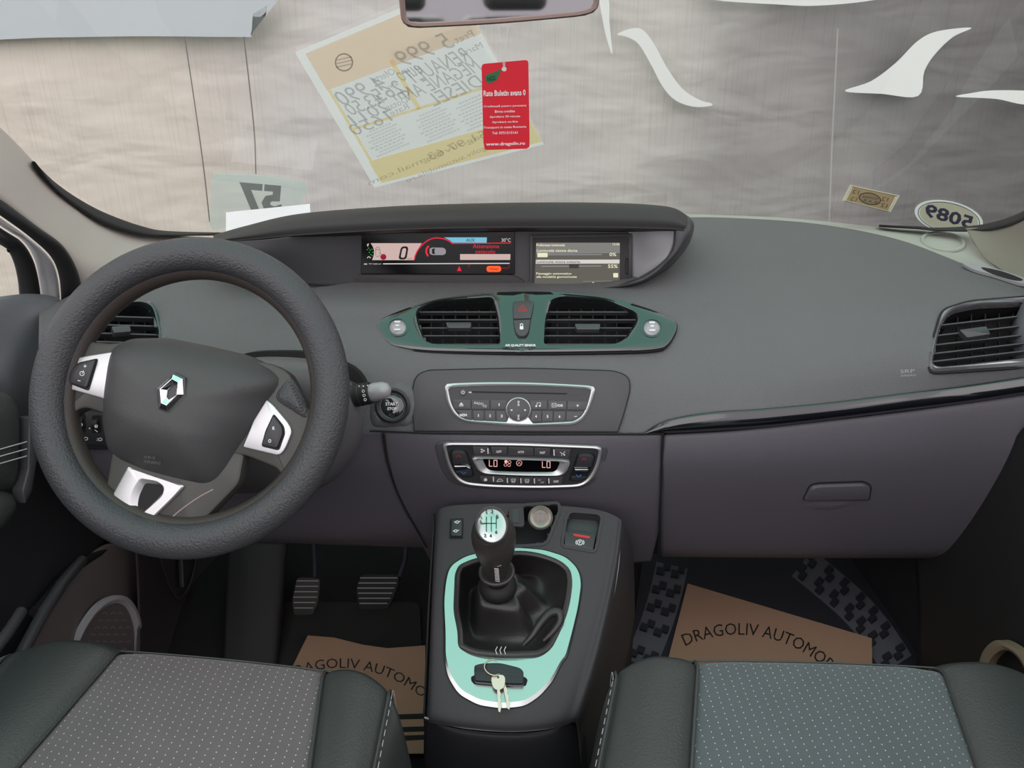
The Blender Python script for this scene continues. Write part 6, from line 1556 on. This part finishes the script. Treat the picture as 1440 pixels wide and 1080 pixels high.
# right door, lower part
T_dr = thing('door_2', P(1400, 850, X=.74), 'black passenger door lower panel with a bronze speaker ring', 'car door', kind='structure')
sheet('door_panel', [[P(1285, 770, X=.74), P(1350, 740, X=.75), P(1440, 600, X=.76), P(1560, 520, X=.77)], [P(1290, 850, X=.74), P(1370, 850, X=.75), P(1440, 850, X=.75), P(1600, 850, X=.76)], [P(1290, 960, X=.74), P(1370, 960, X=.74), P(1440, 960, X=.74), P(1600, 960, X=.74)], [P(1300, 1060, X=.74), P(1370, 1060, X=.74), P(1440, 1060, X=.74), P(1600, 1060, X=.74)]], mat('black door plastic', sr(26, 27, 28), .55), T_dr, 20, 20)
sheet('door_upper', [[V((-.79, y, .20)) for y in (.98, .8, .5, .2)], [V((-.80, y, .45)) for y in (.98, .8, .5, .2)], [V((-.79, y, .62)) for y in (.98, .8, .5, .2)], [V((-.78, y, .74)) for y in (.98, .8, .5, .2)], [V((-.80, y, .81)) for y in (.98, .8, .5, .2)], [V((-.88, y, .82)) for y in (.98, .8, .5, .2)]], M_door, T_dl, 20, 24)
sheet('door_upper', [[V((.79, y, .20)) for y in (1.14, .9, .6, .2)], [V((.80, y, .45)) for y in (1.14, .9, .6, .2)], [V((.79, y, .62)) for y in (1.14, .9, .6, .2)], [V((.77, y, .74)) for y in (1.13, .9, .6, .2)], [V((.80, y, .82)) for y in (1.13, .9, .6, .2)], [V((.86, y, .83)) for y in (1.13, .9, .6, .2)]], M_door, T_dr, 20, 24)
DQ = PL(P(1410, 930, X=.725), (-1, -.1, .03))
b = NB(); ring(b, cr([(1379, 970), (1379, 940), (1386, 915), (1404, 900), (1424, 907), (1445, 925), (1455, 960), (1440, 995), (1400, 1000)], 5), cr([(1389, 970), (1390, 943), (1397, 925), (1412, 914), (1428, 919), (1442, 938), (1447, 960), (1436, 982), (1404, 988)], 5), DQ, [(0, -.01), (0, .004), (.5, .006), (1, .003), (1, -.01)], 70, c=(1416, 955)); obj('speaker_ring', b, mat('bronze ring', sr(120, 108, 90), .45), T_dr)
# tunnel side wall of the passenger footwell, sills
for nm, X in (('wall_left', -.775), ('wall_right', .785)):
    b = NB(); q = [(X, -.5, .05), (X, 1.62, .05), (X, 1.80, .55), (X, 1.2, .70), (X, .3, .70), (X, -.5, .66)]
    vs = [b.verts.new(p) for p in q]; face(b, vs); bmesh.ops.triangulate(b, faces=b.faces[:]); toward_cam(b); obj(nm, b, M_dark, kind='structure', normals=False, solid=.01, smooth=0)

# white paper on top of the dash
T_pp = thing('folded_paper', P(370, 315, Y=1.52), 'folded sheet of white paper lying on the dash behind the display hood', 'paper')
Q = PL(P(370, 315, Y=1.56), (0, -.5, 1))
b = NB(); prism(b, [(318, 299), (436, 287), (438, 330), (318, 345)], PL(P(378, 320, Y=1.60), (0, -.75, .6)), 0, .0012); obj('sheet', b, M_paper, T_pp, smooth=0)

# rear bench, seen only in the mirror
T_rs = thing('rear_bench', (0, -1.1, .06), 'dark rear bench with headrests reflected in the rear view mirror', 'car seat')
for x in (-.45, 0, .45):
    b = NB(); q = [(-.21, .42), (.21, .42), (.2, .86), (-.2, .86)]
    vs = [b.verts.new((x + a, y_ - .25 * (z - .42) * .6, z)) for y_ in (-1.1, -1.24) for a, z in q]
    for f in ((0, 1, 2, 3), (7, 6, 5, 4), (0, 4, 5, 1), (1, 5, 6, 2), (2, 6, 7, 3), (3, 7, 4, 0)): face(b, [vs[i] for i in f])
    obj('backrest', b, M_leath, T_rs, bevel=.04, seg=4)
    b = NB(); vs = [b.verts.new((x + a, y_, z)) for y_ in (-1.17, -1.28) for a, z in ((-.12, .88), (.12, .88), (.11, 1.04), (-.11, 1.04))]
    for f in ((0, 1, 2, 3), (7, 6, 5, 4), (0, 4, 5, 1), (1, 5, 6, 2), (2, 6, 7, 3), (3, 7, 4, 0)): face(b, [vs[i] for i in f])
    obj('headrest', b, M_leath, T_rs, bevel=.035, seg=4)
b = NB(); vs = [b.verts.new((a, y_, z)) for z in (.06, .42) for a, y_ in ((-.68, -1.15), (.68, -1.15), (.68, -.65), (-.68, -.65))]
for f in ((0, 3, 2, 1), (4, 5, 6, 7), (0, 1, 5, 4), (1, 2, 6, 5), (2, 3, 7, 6), (3, 0, 4, 7)): face(b, [vs[i] for i in f])
obj('cushion', b, M_leath, T_rs, bevel=.04, seg=4)
